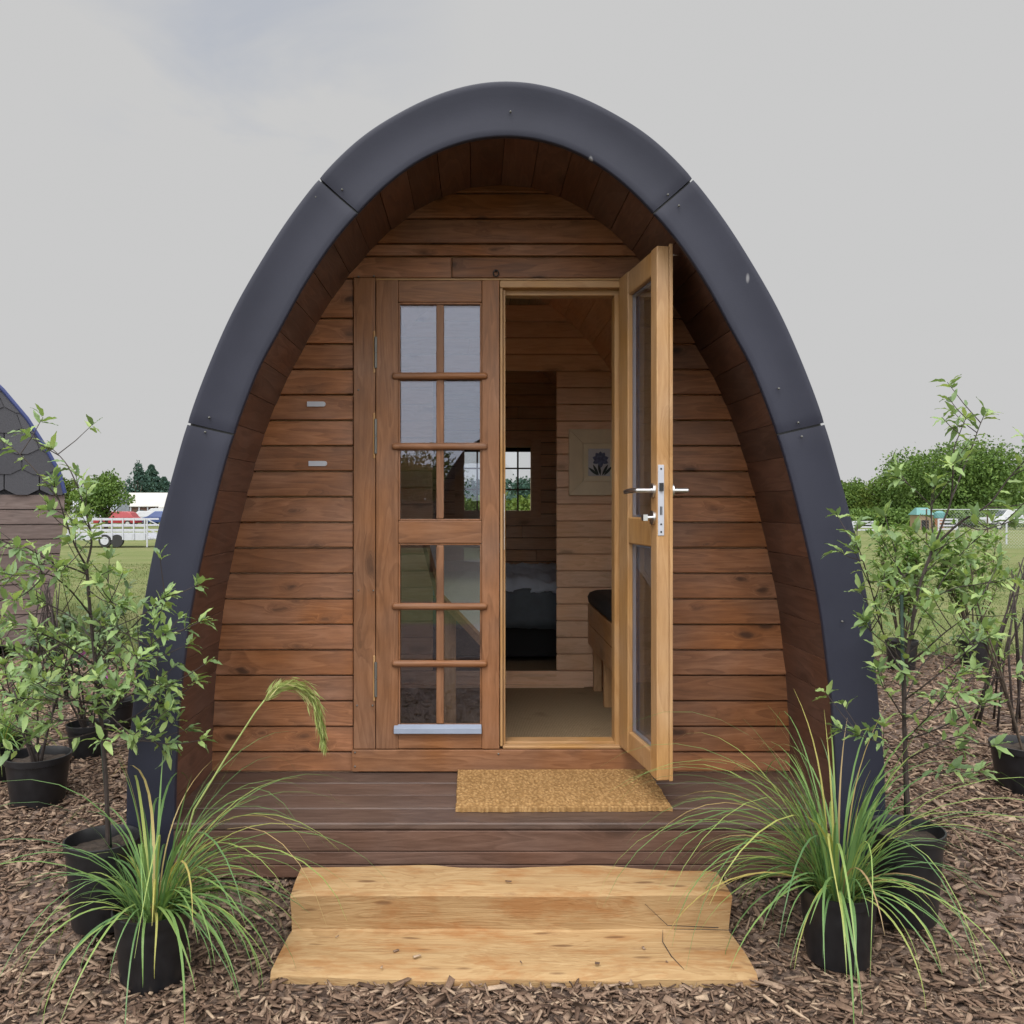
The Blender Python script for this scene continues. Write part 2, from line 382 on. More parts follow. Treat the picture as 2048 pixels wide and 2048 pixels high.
# ------------------------------------------------------------------ pod profile
OUT=[(1.290,-1.29),(1.286,-.95),(1.281,-.839),(1.268,-.714),(1.249,-.497),(1.236,-.380),(1.212,-.240),(1.185,-.103),(1.154,.017),(1.079,.283),(1.007,.478),(.921,.670),(.806,.868),(.725,.990),(.632,1.110),(.562,1.185),(.505,1.237),(.445,1.282),(.380,1.321),(.312,1.358),(.248,1.387),(.180,1.411),(.100,1.430),(.045,1.437),(0,1.438)]
INN=[(1.134,-1.29),(1.130,-.95),(1.122,-.796),(1.115,-.668),(1.097,-.526),(1.084,-.411),(1.067,-.308),(1.035,-.154),(.994,.017),(.972,.103),(.933,.235),(.888,.36),(.840,.479),(.771,.603),(.697,.74),(.598,.890),(.507,.998),(.406,1.098),(.300,1.176),(.19,1.228),(.09,1.254),(0,1.261)]
class Curve:
    def __init__(s,half,off=0,n=400):
        pts=[Vector((-w,z)) for w,z in half]+[Vector((w,z)) for w,z in half[-2::-1]]
        L=[0]
        for a,b in zip(pts,pts[1:]): L.append(L[-1]+(b-a).length)
        raw=[]
        m=len(pts); 
        for i in range(m-1):
            p0=pts[max(i-1,0)];p1=pts[i];p2=pts[i+1];p3=pts[min(i+2,m-1)]
            for k in range(12):
                t=k/12
                raw.append(.5*((2*p1)+(p2-p0)*t+(2*p0-5*p1+4*p2-p3)*t*t+(3*p1-p0-3*p2+p3)*t**3))
        raw.append(pts[-1])
        s.set(raw,n)
        for _ in range(5):
            q=s.p[:]
            for i in range(3,n-2): 
                q[i]=(s.p[i-2]+s.p[i-1]*2+s.p[i]*3+s.p[i+1]*2+s.p[i+2])/9
            s.set(q,n)
        if off:
            q=[]
            for i in range(n+1):
                t=(s.p[min(i+1,n)]-s.p[max(i-1,0)]).normalized(); q.append(s.p[i]+Vector((-t.y,t.x))*off)
            s.set(q,n)
    def set(s,raw,n):
        L=[0]
        for a,b in zip(raw,raw[1:]): L.append(L[-1]+(b-a).length)
        T=L[-1]; s.p=[]; j=0
        for i in range(n+1):
            x=T*i/n
            while j<len(L)-2 and L[j+1]<x: j+=1
            f=(x-L[j])/max(1e-9,L[j+1]-L[j]); s.p.append(raw[j].lerp(raw[j+1],min(1,max(0,f))))
        s.n=n; s.len=T
    def at(s,t):
        x=min(max(t,0),1)*s.n; i=min(int(x),s.n-1); return s.p[i].lerp(s.p[i+1],x-i)
    def near(s,w,z):
        q=Vector((w,z)); return min(range(s.n+1),key=lambda i:(s.p[i]-q).length)/s.n
    def width(s,z):
        zz=z-CAMZ; best=0
        for i in range(s.n//2):
            a,b=s.p[i],s.p[i+1]
            if min(a.y,b.y)<=zz<=max(a.y,b.y):
                f=(zz-a.y)/(b.y-a.y+1e-9); best=max(best,-(a.x+(b.x-a.x)*f))
        return best
CO=Curve(OUT); CI=Curve(INN); CS=Curve(INN,.040); CR=Curve(OUT,-.022); CSB=Curve(INN,.062); CIN=Curve(INN,.050)

pod=empty('camping_pod',(0,YF,.1),'egg-shaped timber camping pod with charcoal arched rim, one glazed door standing open','camping pod')

# rim panels (five, with open joints)
so=[0,CO.near(-1.079,.283),CO.near(-.632,1.110),CO.near(.632,1.110),CO.near(1.079,.283),1]
si=[0,CI.near(-.937,.243),CI.near(-.506,1.0),CI.near(.506,1.0),CI.near(.937,.243),1]
SEC=[(.30,.052),(.03,.052),(.004,.049),(0,.042),(.003,.034),(.012,.0295),(.03,.0278),(.15,.026),(.3,.0245),(.45,.022),(.6,.018),(.75,.012),(.88,.0065),(.975,.003),(.994,.0045),(1.0,.009),(1.0,.13)]
for k in range(5):
    mb=MB(); n=70 if k==2 else 44
    g0=.00055 if k>0 else 0; g1=.00055 if k<4 else 0
    vs=[];fs=[]
    for i in range(n+1):
        f=i/n
        a=CO.at(so[k]+g0+(so[k+1]-g1-so[k]-g0)*f); b=CI.at(si[k]+g0+(si[k+1]-g1-si[k]-g0)*f)
        e=min(i,n-i)/n*(1.0); rb=.003*math.exp(-min(i,n-i)*2.5) if (k>0 or i>n/2) and (k<4 or i<n/2) else 0
        for (t,y) in SEC:
            q=b.lerp(a,t); vs.append((q.x,YF-.025+y+rb,CAMZ+q.y))
    m=len(SEC)
    for i in range(n):
        for j in range(m-1): fs.append((i*m+j,i*m+j+1,(i+1)*m+j+1,(i+1)*m+j))
    fs.append(tuple(range(m))); fs.append(tuple(n*m+j for j in range(m)))
    mb.add(vs,fs); mb.build('rim_panel',M['rim'],pod,smooth='auto')
mb=MB(); vs=[];fs=[]
for i in range(161):
    a=CO.at(i/160); b=CI.at(i/160); d_=(a-b).normalized(); a=a-d_*.0012; b=b+d_*.003
    for (q,y) in ((a,YF+.012),(b,YF+.018),(b,YF+.028),(a,YF+.028)): vs.append((q.x,y,CAMZ+q.y))
for i in range(160):
    for j in range(4): fs.append((i*4+j,i*4+(j+1)%4,(i+1)*4+(j+1)%4,(i+1)*4+j))
mb.add(vs,fs); mb.build('rim_backing',M['black_plastic'],pod,smooth='auto')
# roof shell
mb=MB(); vs=[];fs=[]; n=160
for i in range(n+1):
    a=CR.at(i/n); b=CSB.at(i/n); b2=CSB.at(i/n)
    for (q,y) in ((a,YF+.02),(a,YB+.12),(b,YB+.12),(b,YF+.02)): vs.append((q.x,y,CAMZ+q.y))
for i in range(n):
    for j in range(4): fs.append((i*4+j,i*4+(j+1)%4,(i+1)*4+(j+1)%4,(i+1)*4+j))
fs+=[(0,1,2,3),(n*4,n*4+1,n*4+2,n*4+3)]
mb.add(vs,fs); mb.build('roof_shell',M['shingle'],pod,smooth='auto')
# roof shingle courses as real butts on the outside
mb=MB()
nr=46
for i in range(nr):
    t0=i/nr; t1=(i+1)/nr
    a=CR.at(t0);b=CR.at(t1)
    up=1 if t0<.5 else -1
    nrm=Vector((-(b-a).y,(b-a).x)).normalized()
    for j in range(14):
        y0=YF+.16+j*.31+(.155 if i%2 else 0); y1=y0+.302
        if y1>YB+.15: y1=YB+.15
        lo,hi=(a,b) if up>0 else (b,a)
        p=[lo+nrm*.014,hi+nrm*.004]
        mb.hexa([(lo.x,y0,CAMZ+lo.y),(lo.x,y1,CAMZ+lo.y),((lo+nrm*.014).x,y1,CAMZ+(lo+nrm*.014).y),((lo+nrm*.014).x,y0,CAMZ+(lo+nrm*.014).y),
                 (hi.x,y0,CAMZ+hi.y),(hi.x,y1,CAMZ+hi.y),((hi+nrm*.005).x,y1,CAMZ+(hi+nrm*.005).y),((hi+nrm*.005).x,y0,CAMZ+(hi+nrm*.005).y)])
mb.build('roof_shingles',M['shingle'],pod)
# soffit planks (outside) and ceiling planks (inside)
def planks(curve,n,y0,y1,t,mat,name,gap=.0025):
    mb=MB()
    for i in range(n):
        a=curve.at(i/n);b=curve.at((i+1)/n); d=(b-a).normalized(); nr_=Vector((-d.y,d.x))
        a=a+d*gap;b=b-d*gap
        jj=random.uniform(0,.0025)
        a2=a+nr_*t;b2=b+nr_*t; a=a+nr_*jj; b=b+nr_*jj
        mb.hexa([(a.x,y0,CAMZ+a.y),(b.x,y0,CAMZ+b.y),(b2.x,y0,CAMZ+b2.y),(a2.x,y0,CAMZ+a2.y),
                 (a.x,y1,CAMZ+a.y),(b.x,y1,CAMZ+b.y),(b2.x,y1,CAMZ+b2.y),(a2.x,y1,CAMZ+a2.y)])
    return mb.build(name,mat,pod,bevel=.0016)
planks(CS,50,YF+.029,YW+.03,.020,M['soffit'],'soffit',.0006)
planks(CIN,52,YW+.045,YB-.02,.011,M['lining_y'],'ceiling_lining',.0006)
# rim screws
mb=MB()
for (px,py) in ((418,835),(410,864),(631,394),(684,379),(1336,389),(1358,411),(1558,777),(1597,845),(1604,873),(1021,223),(1685,1243),(303,1158)):
    p=P(px,py,YF-.014); mb.lathe([(0,-.003),(.003,-.002),(.004,.004)],p,10,'y')
mb.build_each('rim_screw',M['hinge'],pod,smooth=True)
# front wall boards
def wallboards(name,mat,y,zs,holes,curve,yt=.022,lap=.008,facing=-1):
    mb=MB()
    for z0,z1 in zip(zs,zs[1:]):
        zm=(z0+z1)/2; w0=curve.width(z0)+.012 if curve.width(z0)>0 else 0; w1=curve.width(z1)+.012
        if w0<=.05: continue
        if curve.width(z1)<=0: w1=w0*.55
        spans=[(-1,1)]
        segs=[]
        xl0,xr0,xl1,xr1=-w0,w0,-w1,w1
        cuts=[h for h in holes if h[2]<zm<h[3]]
        if not cuts: segs=[((xl0,xl1),(xr0,xr1))]
        else:
            h=cuts[0]; segs=[((xl0,xl1),(h[0],h[0])),((h[1],h[1]),(xr0,xr1))]
        for (a0,a1),(b0,b1) in segs:
            # split long runs now and then with a butt joint
            parts=[(a0,a1,b0,b1)]
            if (b0-a0)>1.3 and random.random()<.5:
                c=a0+(b0-a0)*random.uniform(.3,.7); parts=[(a0,a1,c-.001,c-.001),(c+.001,c+.001,b0,b1)]
            for (p0,p1,q0,q1) in parts:
                jy=random.uniform(-.0015,.0015); f=facing
                yb=y+f*lap+jy; yt_=y+jy; yr=y-f*yt
                zb=z0+.0015; zt=z1-.0035
                mb.hexa([(p0,yb,zb),(q0,yb,zb),(q0,yr,zb),(p0,yr,zb),(p1,yt_,zt),(q1,yt_,zt),(q1,yr,zt),(p1,yr,zt)])
    return mb.build(name,mat,pod,bevel=.004)
PITCH=.1036
zs=[1.3105+PITCH*k for k in range(-10,9)]
zs=[DECK+.002]+[z for z in zs if DECK+.03<z<2.25]+[2.301,2.392,2.443,2.545,2.648,2.70]
wallboards('front_wall',M['wall'],YW,zs,[(-.600,.578,0,2.301)],CSB)
mb=MB()
for (x0,x1,z0,z1) in ((-1.19,-.585,.2,1.3),(-1.0,-.585,1.3,1.78),(-.72,-.585,1.78,2.2),(.585,1.19,.2,1.3),(.585,1.0,1.3,1.78),(.585,.72,1.78,2.2),(-.66,.66,2.305,2.42),(-.45,.45,2.42,2.6)):
    mb.box(x0,x1,YW+.0225,YW+.042,z0,z1)
mb.build('wall_core',M['lining'],pod)
# joinery surround
mb=MB()
mb.box(-.597,-.5085,YW-.016,YW+.03,.392,2.300)
mb.box(.492,.575,YW-.012,YW+.03,.392,2.300)
mb.build_each('door_post',M['stain_v'],pod,bevel=.003)
mb=MB(); mb.box(-.603,.580,YW-.022,YW+.03,DECK+.006,.390); mb.build('door_sill_board',M['stain_h'],pod,bevel=.003)
mb=MB()
mb.box(-.5085,.492,YW-.006,YW+.03,2.2925,2.3005)
mb.box(-.0045,.492,YW-.010,YW+.03,2.262,2.2905)
mb.box(.016,.492,YW+.034,YW+.09,2.240,2.2885)
mb.build('door_head',M['pine_h'],pod,bevel=.002)
mb=MB()
mb.box(.4645,.492,YW+.012,YW+.09,.40,2.238)
mb.box(-.0035,.0075,YW-.012,YW+.05,.402,2.260)
mb.box(.0095,.019,YW+.006,YW+.05,.402,2.256)
mb.build_each('door_jamb',M['pine_v'],pod,bevel=.002)
mb=MB(); mb.box(-.5085,.492,YW+.022,YW+.095,.385,.412); mb.box(.008,.492,YW-.014,YW+.018,.392,.404); mb.build('threshold',M['pine_h'],pod,bevel=.003)
mb=MB(); mb.box(.0125,.0145,YW-.018,YW-.010,1.20,1.425); mb.build('strike_plate',M['steel'],pod)

# ---- fixed (closed) leaf
YL=YW-.020
def px2x(px,d=YL): return (px-CX)*d/F+CAMX
def px2z(py,d=YL): return CAMZ-(py-CY)*d/F
leaf=MB()
L0,L1=-.506,-.0065; Z0,Z1=.393,2.290; GL0,GL1=-.408,-.085
leaf.box(L0,GL0-.008,YL,YL+.05,Z0,Z1); leaf.box(GL1+.008,L1,YL,YL+.05,Z0,Z1)
door=leaf.build('closed_door',M['stain_v'],pod,bevel=.003); door['label']='brown closed door leaf with twelve small panes'
rails=MB(); a,b=GL0-.0075,GL1+.0075
ZT=px2z(608); ZM1=px2z(1038); ZM0=px2z(1090.5); ZB=px2z(1449)
rails.box(a,b,YL+.0015,YL+.048,ZT+.008,Z1-.001); rails.box(a,b,YL+.0015,YL+.048,ZM0+.008,ZM1-.008); rails.box(a,b,YL+.0015,YL+.048,Z0+.001,ZB-.010)
rails.build_each('rail',M['stain_h'],door,bevel=.003)
bead=MB()
for (z0,z1) in ((ZM1,ZT),(ZB,ZM0)):
    bead.box(GL0-.008,GL0,YL+.006,YL+.02,z0-.007,z1+.007); bead.box(GL1,GL1+.008,YL+.006,YL+.02,z0-.007,z1+.007)
    bead.box(GL0,GL1,YL+.0065,YL+.02,z1,z1+.008); bead.box(GL0,GL1,YL+.0065,YL+.02,z0-.008,z0)
bead.build('glazing_bead',M['stain_v'],door,bevel=.002)
mun=MB(); xm=px2x(880)
mun.box(xm-.0155,xm+.0155,YL+.004,YL+.021,ZM1+.0005,ZT-.0005); mun.box(xm-.0155,xm+.0155,YL+.004,YL+.021,ZB+.0005,ZM0-.0005)
mun.build_each('muntin',M['stain_v'],door,bevel=.004)
def capsule(mb,x0,x1,y,z,r,skew=0):
    pts=[];rs=[]
    for q,rr in ((0,.4),(.15,.75),(.5,.95),(1,1)): pts.append((x0+q*r,y,z)); rs.append(r*rr)
    for q,rr in ((1,1),(.5,.95),(.15,.75),(0,.4)): pts.append((x1-q*r,y,z+skew)); rs.append(r*rr)
    mb.tube(pts,rs,12)
for (py,sk) in ((752,0),(893,.001),(1212.5,-.001),(1327,-.001)):
    mb=MB(); capsule(mb,px2x(784),px2x(975),YL-.001,px2z(py),.0145,sk); mb.build('glazing_bar',M['stain_h'],door,smooth='auto')
gm=MB()
for (z0,z1) in ((ZM1,ZT),(ZB,ZM0)):
    gm.add([(GL0-.004,YL+.0215,z0-.004),(GL1+.004,YL+.0215,z0-.004),(GL1+.004,YL+.0215,z1+.004),(GL0-.004,YL+.0215,z1+.004)],[(0,1,2,3)])
    gm.add([(GL0-.004,YL+.0375,z0-.004),(GL1+.004,YL+.0375,z0-.004),(GL1+.004,YL+.0375,z1+.004),(GL0-.004,YL+.0375,z1+.004)],[(0,1,2,3)])
gm.build('glass',M['glass'],door)
sl=MB(); x0,x1=px2x(788),px2x(963); zt=px2z(1449); zb=px2z(1466)
sl.hexa([(x0,YL-.016,zb),(x1,YL-.016,zb),(x1,YL+.006,zb),(x0,YL+.006,zb),(x0,YL-.014,zt-.012),(x1,YL-.014,zt-.012),(x1,YL+.006,zt),(x0,YL+.006,zt)])
sl.build('drip_sill',M['alu'],door,bevel=.002)
for (y0,y1) in ((674,736),(838,907),(1324,1393)):
    h=MB(); x=px2x(751.5)
    h.tube([(x,YL-.002,px2z(y1)),(x,YL-.002,px2z((y0+y1)/2)-.001)],.0058,10); h.tube([(x,YL-.002,px2z((y0+y1)/2)+.001),(x,YL-.002,px2z(y0))],.0058,10)
    h.build_each('hinge',M['hinge'],door,smooth='auto')
    h=MB(); h.box(x-.012,x-.002,YL-.0005,YL+.012,px2z(y1)-.02,px2z(y0)+.026); h.build('hinge_notch',M['pine_v'],door,bevel=.004)
# ---- open leaf
H0=Vector((.479,YW-.008)); DU=Vector((.057,-.448)).normalized(); DN=Vector((-DU.y,DU.x)); 
if DN.x<0: DN=-DN        # away from the visible face (outside face)
LW=.462; TH=.046
def W(u,v,z): q=H0+DU*u+DN*v; return (q.x,q.y,z)
def lbox(mb,u0,u1,v0,v1,z0,z1):
    mb.hexa([W(u0,v0,z0),W(u1,v0,z0),W(u1,v1,z0),W(u0,v1,z0),W(u0,v0,z1),W(u1,v0,z1),W(u1,v1,z1),W(u0,v1,z1)])
zt,zb=2.297,.405; g0,g1=.118,.396; uz=(2.205,1.333); lz=(1.229,.492)
mb=MB(); lbox(mb,0,g0,0,TH,zb,zt); lbox(mb,g1,LW,0,TH,zb,zt)
od=mb.build('open_door',M['pine_v'],pod,bevel=.004); od['label']='pine inner face of glazed door leaf swung open outwards'
mb=MB()
for (z0,z1) in ((uz[0],zt-.0015),(lz[0],uz[1]),(zb+.0015,lz[1])): lbox(mb,g0+.0005,g1-.0005,.0015,TH-.0015,z0,z1)
mb.build_each('rail',M['pine_v'],od,bevel=.006)
mb=MB(); lbox(mb,-.002,LW-.008,TH+.0005,TH+.014,zb+.004,zt+.006); lbox(mb,LW-.0075,LW+.0,TH+.0005,TH+.014,zb-.004,zt+.009); 
mb.build('rebate_lip',M['pine_v'],od,bevel=.003)
mb=MB()
for v in (.018,.034):
    for (z0,z1) in ((uz[1],uz[0]),(lz[1],lz[0])):
        mb.add([W(g0-.003,v,z0-.003),W(g1+.003,v,z0-.003),W(g1+.003,v,z1+.003),W(g0-.003,v,z1+.003)],[(0,1,2,3)])
mb.build('glass',M['glass'],od)
mb=MB()
for (z0,z1) in ((uz[1],uz[0]),(lz[1],lz[0])):
    for u in (g0+.001,g1-.009): lbox(mb,u,u+.008,.020,.032,z0+.001,z1-.001)
    lbox(mb,g0+.01,g1-.01,.020,.032,z0+.001,z0+.009); lbox(mb,g0+.01,g1-.01,.020,.032,z1-.009,z1-.001)
mb.build('glazing_spacer',M['alu'],od)
# lever handles and lock
def lever(sgn,base,name):
    mb=MB(); z=1.432; u=.428
    def Q(uu,vv,zz): return W(uu,base+sgn*vv,zz)
    mb.tube([Q(u,0,z),Q(u,.009,z)],.026,20); mb.tube([Q(u,.009,z),Q(u,.066,z),],.0085,12)
    mb.tube([Q(u,.060,z),Q(u-.012,.068,z),Q(u-.06,.070,z-.001),Q(u-.115,.068,z-.004)],[.0085,.0095,.0095,.009],12)
    mb.build(name,M['steel'],od,smooth='auto')
lever(-1,0,'lever_handle'); lever(1,TH+.014,'lever_handle')
mb=MB(); z=1.335
mb.tube([W(.428,0,z),W(.428,-.008,z)],.025,20); mb.tube([W(.428,-.008,z),W(.428,-.026,z)],.007,10); lbox(mb,.415,.441,-.042,-.026,z-.011,z+.011)
mb.build('thumb_turn',M['steel'],od,smooth='auto')
mb=MB(); lbox(mb,LW-.001,LW+.0025,.004,.026,1.272,1.522); pl=mb.build('lock_plate',M['plate'],od,bevel=.001)
mb=MB(); lbox(mb,LW+.0026,LW+.010,.008,.022,1.43,1.458); lbox(mb,LW+.0026,LW+.0035,.011,.014,1.345,1.375); lbox(mb,LW+.0026,LW+.0035,.016,.019,1.345,1.375)
for z in (1.285,1.312,1.508): mb.tube([W(LW+.0024,.015,z),W(LW+.0036,.015,z)],.0035,10)
mb.build_each('latch_detail',M['dark_metal'],od)
mb=MB(); mb.tube([P(1346,510,3.1),P(1358,510,3.12),P(1370,514,3.15),P(1374,509,3.17)],.0022,8); mb.build('stay_hook',M['steel'],od,smooth=True)
# number plates & small fixings
for (x,y) in ((614,803),(617,922)):
    mb=MB(); d=YW-.012; a=px2x(x,d); b=px2x(x+37,d); zt=px2z(y,d); zb=px2z(y+10,d); n=10; vs=[(a,d,zb),(a,d,zt)]
    r=(zt-zb)/2
    for i in range(n+1):
        t=math.pi/2-math.pi*i/n; vs.append((b-r+r*math.cos(t),d,(zt+zb)/2+r*math.sin(t)))
    m=len(vs); vs2=[(p[0],p[1]+.012,p[2]) for p in vs]
    mb.add(vs+vs2,[tuple(range(m)),tuple(range(2*m-1,m-1,-1))]+[(i,(i+1)%m,m+(i+1)%m,m+i) for i in range(m)])
    mb.lathe([(0,-.0015),(.0022,-.001),(.0025,.002)],(b-r*1.3,d,(zt+zb)/2),8,'y')
    mb.build('number_plate',M['plate'],pod)
mb=MB()
for (px,py) in ((717,780),(748,908),(717,1181),(747,1181),(714,1411),(745,1411),(710,1505),(710,1533),(717,553),(748,552),(997,1508)):
    mb.lathe([(0,-.003),(.0035,-.002),(.004,.004)],P(px,py,YW-.0235 if py>1500 else YW-.017),8,'y')
mb.build_each('post_screw',M['hinge'],pod,smooth=True)
mb=MB(); c=P(992,547,YW-.012)
mb.tube([c+Vector((.011*math.cos(a),-.004,.013*math.sin(a))) for a in [2*math.pi*i/16 for i in range(17)]],.0025,6); mb.tube([c+Vector((0,.012,.012)),c+Vector((0,-.006,.012))],.004,8)
mb.build('ring_hook',M['dark_metal'],pod,smooth=True)

# deck & skirt
mb=MB(); nb=4; dy=(YW-YF)/nb
wd=CS.width(DECK)
for i in range(nb): mb.box(-wd-.03,wd+.03,YF+i*dy+.002,YF+(i+1)*dy-.002,DECK-.027,DECK-(.0 if i%2 else .0012))
mb.build('deck',M['deck'],pod,bevel=.006)
mb=MB()
for (z0,z1,o) in ((.196,.2665,.004),(.150,.194,.006),(.104,.148,.008)): mb.box(-1.16,1.16,YF+o,YF+.03,z0,z1)
mb.build('skirt',M['skirt'],pod,bevel=.003)
mb=MB(); mb.box(-1.10,1.10,YF+.07,YB+.05,.14,.215); 
for x in (-.8,0,.8): mb.box(x-.05,x+.05,YF+.08,YB,.02,.139)
mb.build('floor_frame',M['soffit'],pod)
# interior
mb=MB(); mb.box(-1.15,1.15,YW+.05,YP+.0,.216,FLOOR); mb.build('carpet',M['carpet'],pod)
mb=MB(); mb.box(-1.15,1.15,YP+.051,YB,.216,.30); mb.build('bedroom_floor',M['carpet'],pod)
zz=[FLOOR+.002+.1005*k for k in range(25)]
wallboards('partition',M['lining'],YP,[z for z in zz if z<2.66],[(-.36,.387,.36,2.234)],CIN,yt=.02,lap=.001)
mb=MB(); 
for (x0,x1) in ((-1.05,-.37),(.397,1.05)): mb.box(x0,x1,YP+.021,YP+.05,.217,1.75)
mb.box(-.60,.60,YP+.021,YP+.05,2.245,2.44)
mb.build('partition_core',M['lining'],pod)
mb=MB(); mb.box(-.36,.387,YP-.006,YP+.055,.345,.362); mb.box(-1.1,.55,YP-.018,YP-.0025,FLOOR,.300); mb.build('partition_sill',M['lining'],pod,bevel=.003)
# back wall and windows
WX0,WX1,WZ0,WZ1=-.205,.378,1.322,1.878
wallboards('back_wall',M['lining'],YB-.03,[.30+.1005*k for k in range(24)],[(WX0-.02,WX1+.02,WZ0-.03,WZ1+.03)],CIN,yt=.03,lap=.001)
mb=MB(); mb.box(-1.12,WX0-.005,YB+.0015,YB+.03,.2,1.83); mb.box(WX1+.005,1.12,YB+.0015,YB+.03,.2,1.83); mb.box(WX0-.005,WX1+.005,YB+.0015,YB+.03,.2,WZ0-.004); mb.box(WX0-.005,WX1+.005,YB+.0015,YB+.03,WZ1+.004,1.83); mb.box(-.93,.93,YB+.0015,YB+.03,1.83,2.05); mb.box(-.78,.78,YB+.0015,YB+.03,2.05,2.28); mb.box(-.60,.60,YB+.0015,YB+.03,2.28,2.45); mb.box(-.42,.42,YB+.0015,YB+.03,2.45,2.58)
mb.build('back_wall_core',M['soffit'],pod)
xs=[P(929,0,YB).x,P(980,0,YB).x,P(1010,0,YB).x,P(1061,0,YB).x]
wn=MB(); 
zt,zb=P(0,895,YB).z,P(0,1021,YB).z
wn.box(WX0-.07,xs[0],YB-.05,YB+.02,WZ0-.05,WZ1+.05); wn.box(xs[3],WX1+.07,YB-.05,YB+.02,WZ0-.05,WZ1+.05)
wn.box(xs[0],xs[3],YB-.05,YB+.02,zt,WZ1+.05); wn.box(xs[0],xs[3],YB-.05,YB+.02,WZ0-.05,zb); wn.box(xs[1],xs[2],YB-.05,YB+.02,zb,zt)
win=wn.build('window',M['lining'],pod,bevel=.003)
mu=MB()
for a,b in ((xs[0],xs[1]),(xs[2],xs[3])):
    m_=(a+b)/2; mu.box(m_-.007,m_+.007,YB-.03,YB,zb,zt)
    for q in (1/3,2/3):
        z=zb+(zt-zb)*q; mu.box(a,m_-.0075,YB-.028,YB-.002,z-.006,z+.006); mu.box(m_+.0075,b,YB-.028,YB-.002,z-.006,z+.006)
mu.build('muntin',M['soffit'],win)
gl=MB(); gl.add([(xs[0],YB+.005,zb),(xs[3],YB+.005,zb),(xs[3],YB+.005,zt),(xs[0],YB+.005,zt)],[(0,1,2,3)]); gl.build('pane',M['glass_clear'],win)

# ---- furniture inside
bed=empty('bed',(0,6.6,.30),'bed with crumpled grey-blue cover seen through the inner doorway','bed')
mb=MB(); mb.box(-1.0,1.0,5.98,7.34,.34,.62); mb.build('bed_base',M['cushion'],bed,bevel=.01)
def cloth(name,mat,parent,x0,x1,nx,path,amp,thick,seed):
    vs=[];fs=[]; ny=len(path)-1
    for i in range(nx+1):
        x=x0+(x1-x0)*i/nx
        for j,(y,z) in enumerate(path):
            q=Vector((x*5,y*7+seed,z*7)); d=amp*(mnoise.noise(q)+.6*mnoise.noise(q*2.3)+.4*mnoise.noise(q*5))
            vs.append((x,y-d*.7,z+d))
    m=ny+1
    for i in range(nx):
        for j in range(ny): fs.append((i*m+j,i*m+j+1,(i+1)*m+j+1,(i+1)*m+j))
    mb=MB(); mb.add(vs,fs); o=mb.build(name,mat,parent,smooth=True)
    s=o.modifiers.new('th','SOLIDIFY'); s.thickness=thick; return o
M['sheet']=plain('pale_blue_bedding',(.50,.56,.66),.9,var=.1); M['cover']=plain('slate_cover',(.13,.155,.18),.9,var=.15)
mb=MB(); mb.box(-.98,.98,5.97,7.33,.621,.84); mb.build('mattress',M['cover'],bed,bevel=.05)
cloth('duvet',M['sheet'],bed,-.97,.97,90,[(7.3-.06*k,.885) for k in range(22)]+[(5.95,.865),(5.93,.83),(5.925,.80),(5.92,.775)],.045,.03,1.)
cloth('bed_cover',M['cover'],bed,-.98,.98,90,[(5.93,.80),(5.915,.75),(5.91,.70),(5.912,.65),(5.915,.60),(5.92,.545)],.022,.015,5.)
bench=empty('bench_seat',(.8,4.5,FLOOR),'pine bench with thick black cushion along the right inside wall','bench')
mb=MB(); mb.box(.570,.595,3.85,5.235,.676,.792); mb.build('upper_rail',M['furn'],bench,bevel=.004)
mb=MB(); mb.box(.572,.595,3.85,5.235,.552,.672); mb.build('lower_rail',M['furn'],bench,bevel=.004)
mb=MB(); mb.box(.596,1.03,3.85,5.23,.735,.780); mb.build('seat_board',M['furn'],bench)
for y in (3.9,4.78,5.19):
    mb=MB(); mb.box(.598,.645,y-.024,y+.024,FLOOR,.734); mb.build('leg',M['furn_z'],bench,bevel=.004)
mb=MB()
n=24; vs=[];fs=[]
def rr(x0,x1,y0,y1,r):
    o=[]
    for cx,cy,a0 in ((x1-r,y1-r,0),(x0+r,y1-r,90),(x0+r,y0+r,180),(x1-r,y0+r,270)):
        for k in range(6): a=R(a0+90*k/5); o.append((cx+r*math.cos(a),cy+r*math.sin(a)))
    return o
lay=[(0,.02),(.012,0),(.045,-.006),(.068,.004),(.082,.03)]
for dz,ins in lay:
    for (x,y) in rr(.565+ins,1.03-ins,3.86+ins,5.235-ins,.08): vs.append((x,y,.795+dz))
m=24
for i in range(len(lay)-1):
    for k in range(m): fs.append((i*m+k,i*m+(k+1)%m,(i+1)*m+(k+1)%m,(i+1)*m+k))
fs.append(tuple(range(m))); fs.append(tuple((len(lay)-1)*m+k for k in range(m)))
mb.add(vs,fs); mb.build('cushion',M['cushion'],bench,smooth='auto')
pic=empty('framed_picture',(.62,YP-.02,1.63),'wide-framed picture of a blue flower hung on the pine partition wall','picture')
fr=MB(); X0,X1,Za,Zb=.46,.825,1.438,1.836; ya=YP-.004
fw=.118
def frame(mb,x0,x1,z0,z1,w,y0,y1,tilt):
    for (a,b) in (((x0,z0),(x1,z0)),((x1,z0),(x1,z1)),((x1,z1),(x0,z1)),((x0,z1),(x0,z0))):
        sx=lambda p:(p[0]+(w if p[0]==x0 else -w), p[1]+(w if p[1]==z0 else -w))
        ai,bi=sx(a),sx(b)
        mb.hexa([(a[0],y1,a[1]),(b[0],y1,b[1]),(bi[0],y1,bi[1]),(ai[0],y1,ai[1]),(a[0],y0,a[1]),(b[0],y0,b[1]),(bi[0],y0+tilt,bi[1]),(ai[0],y0+tilt,ai[1])])
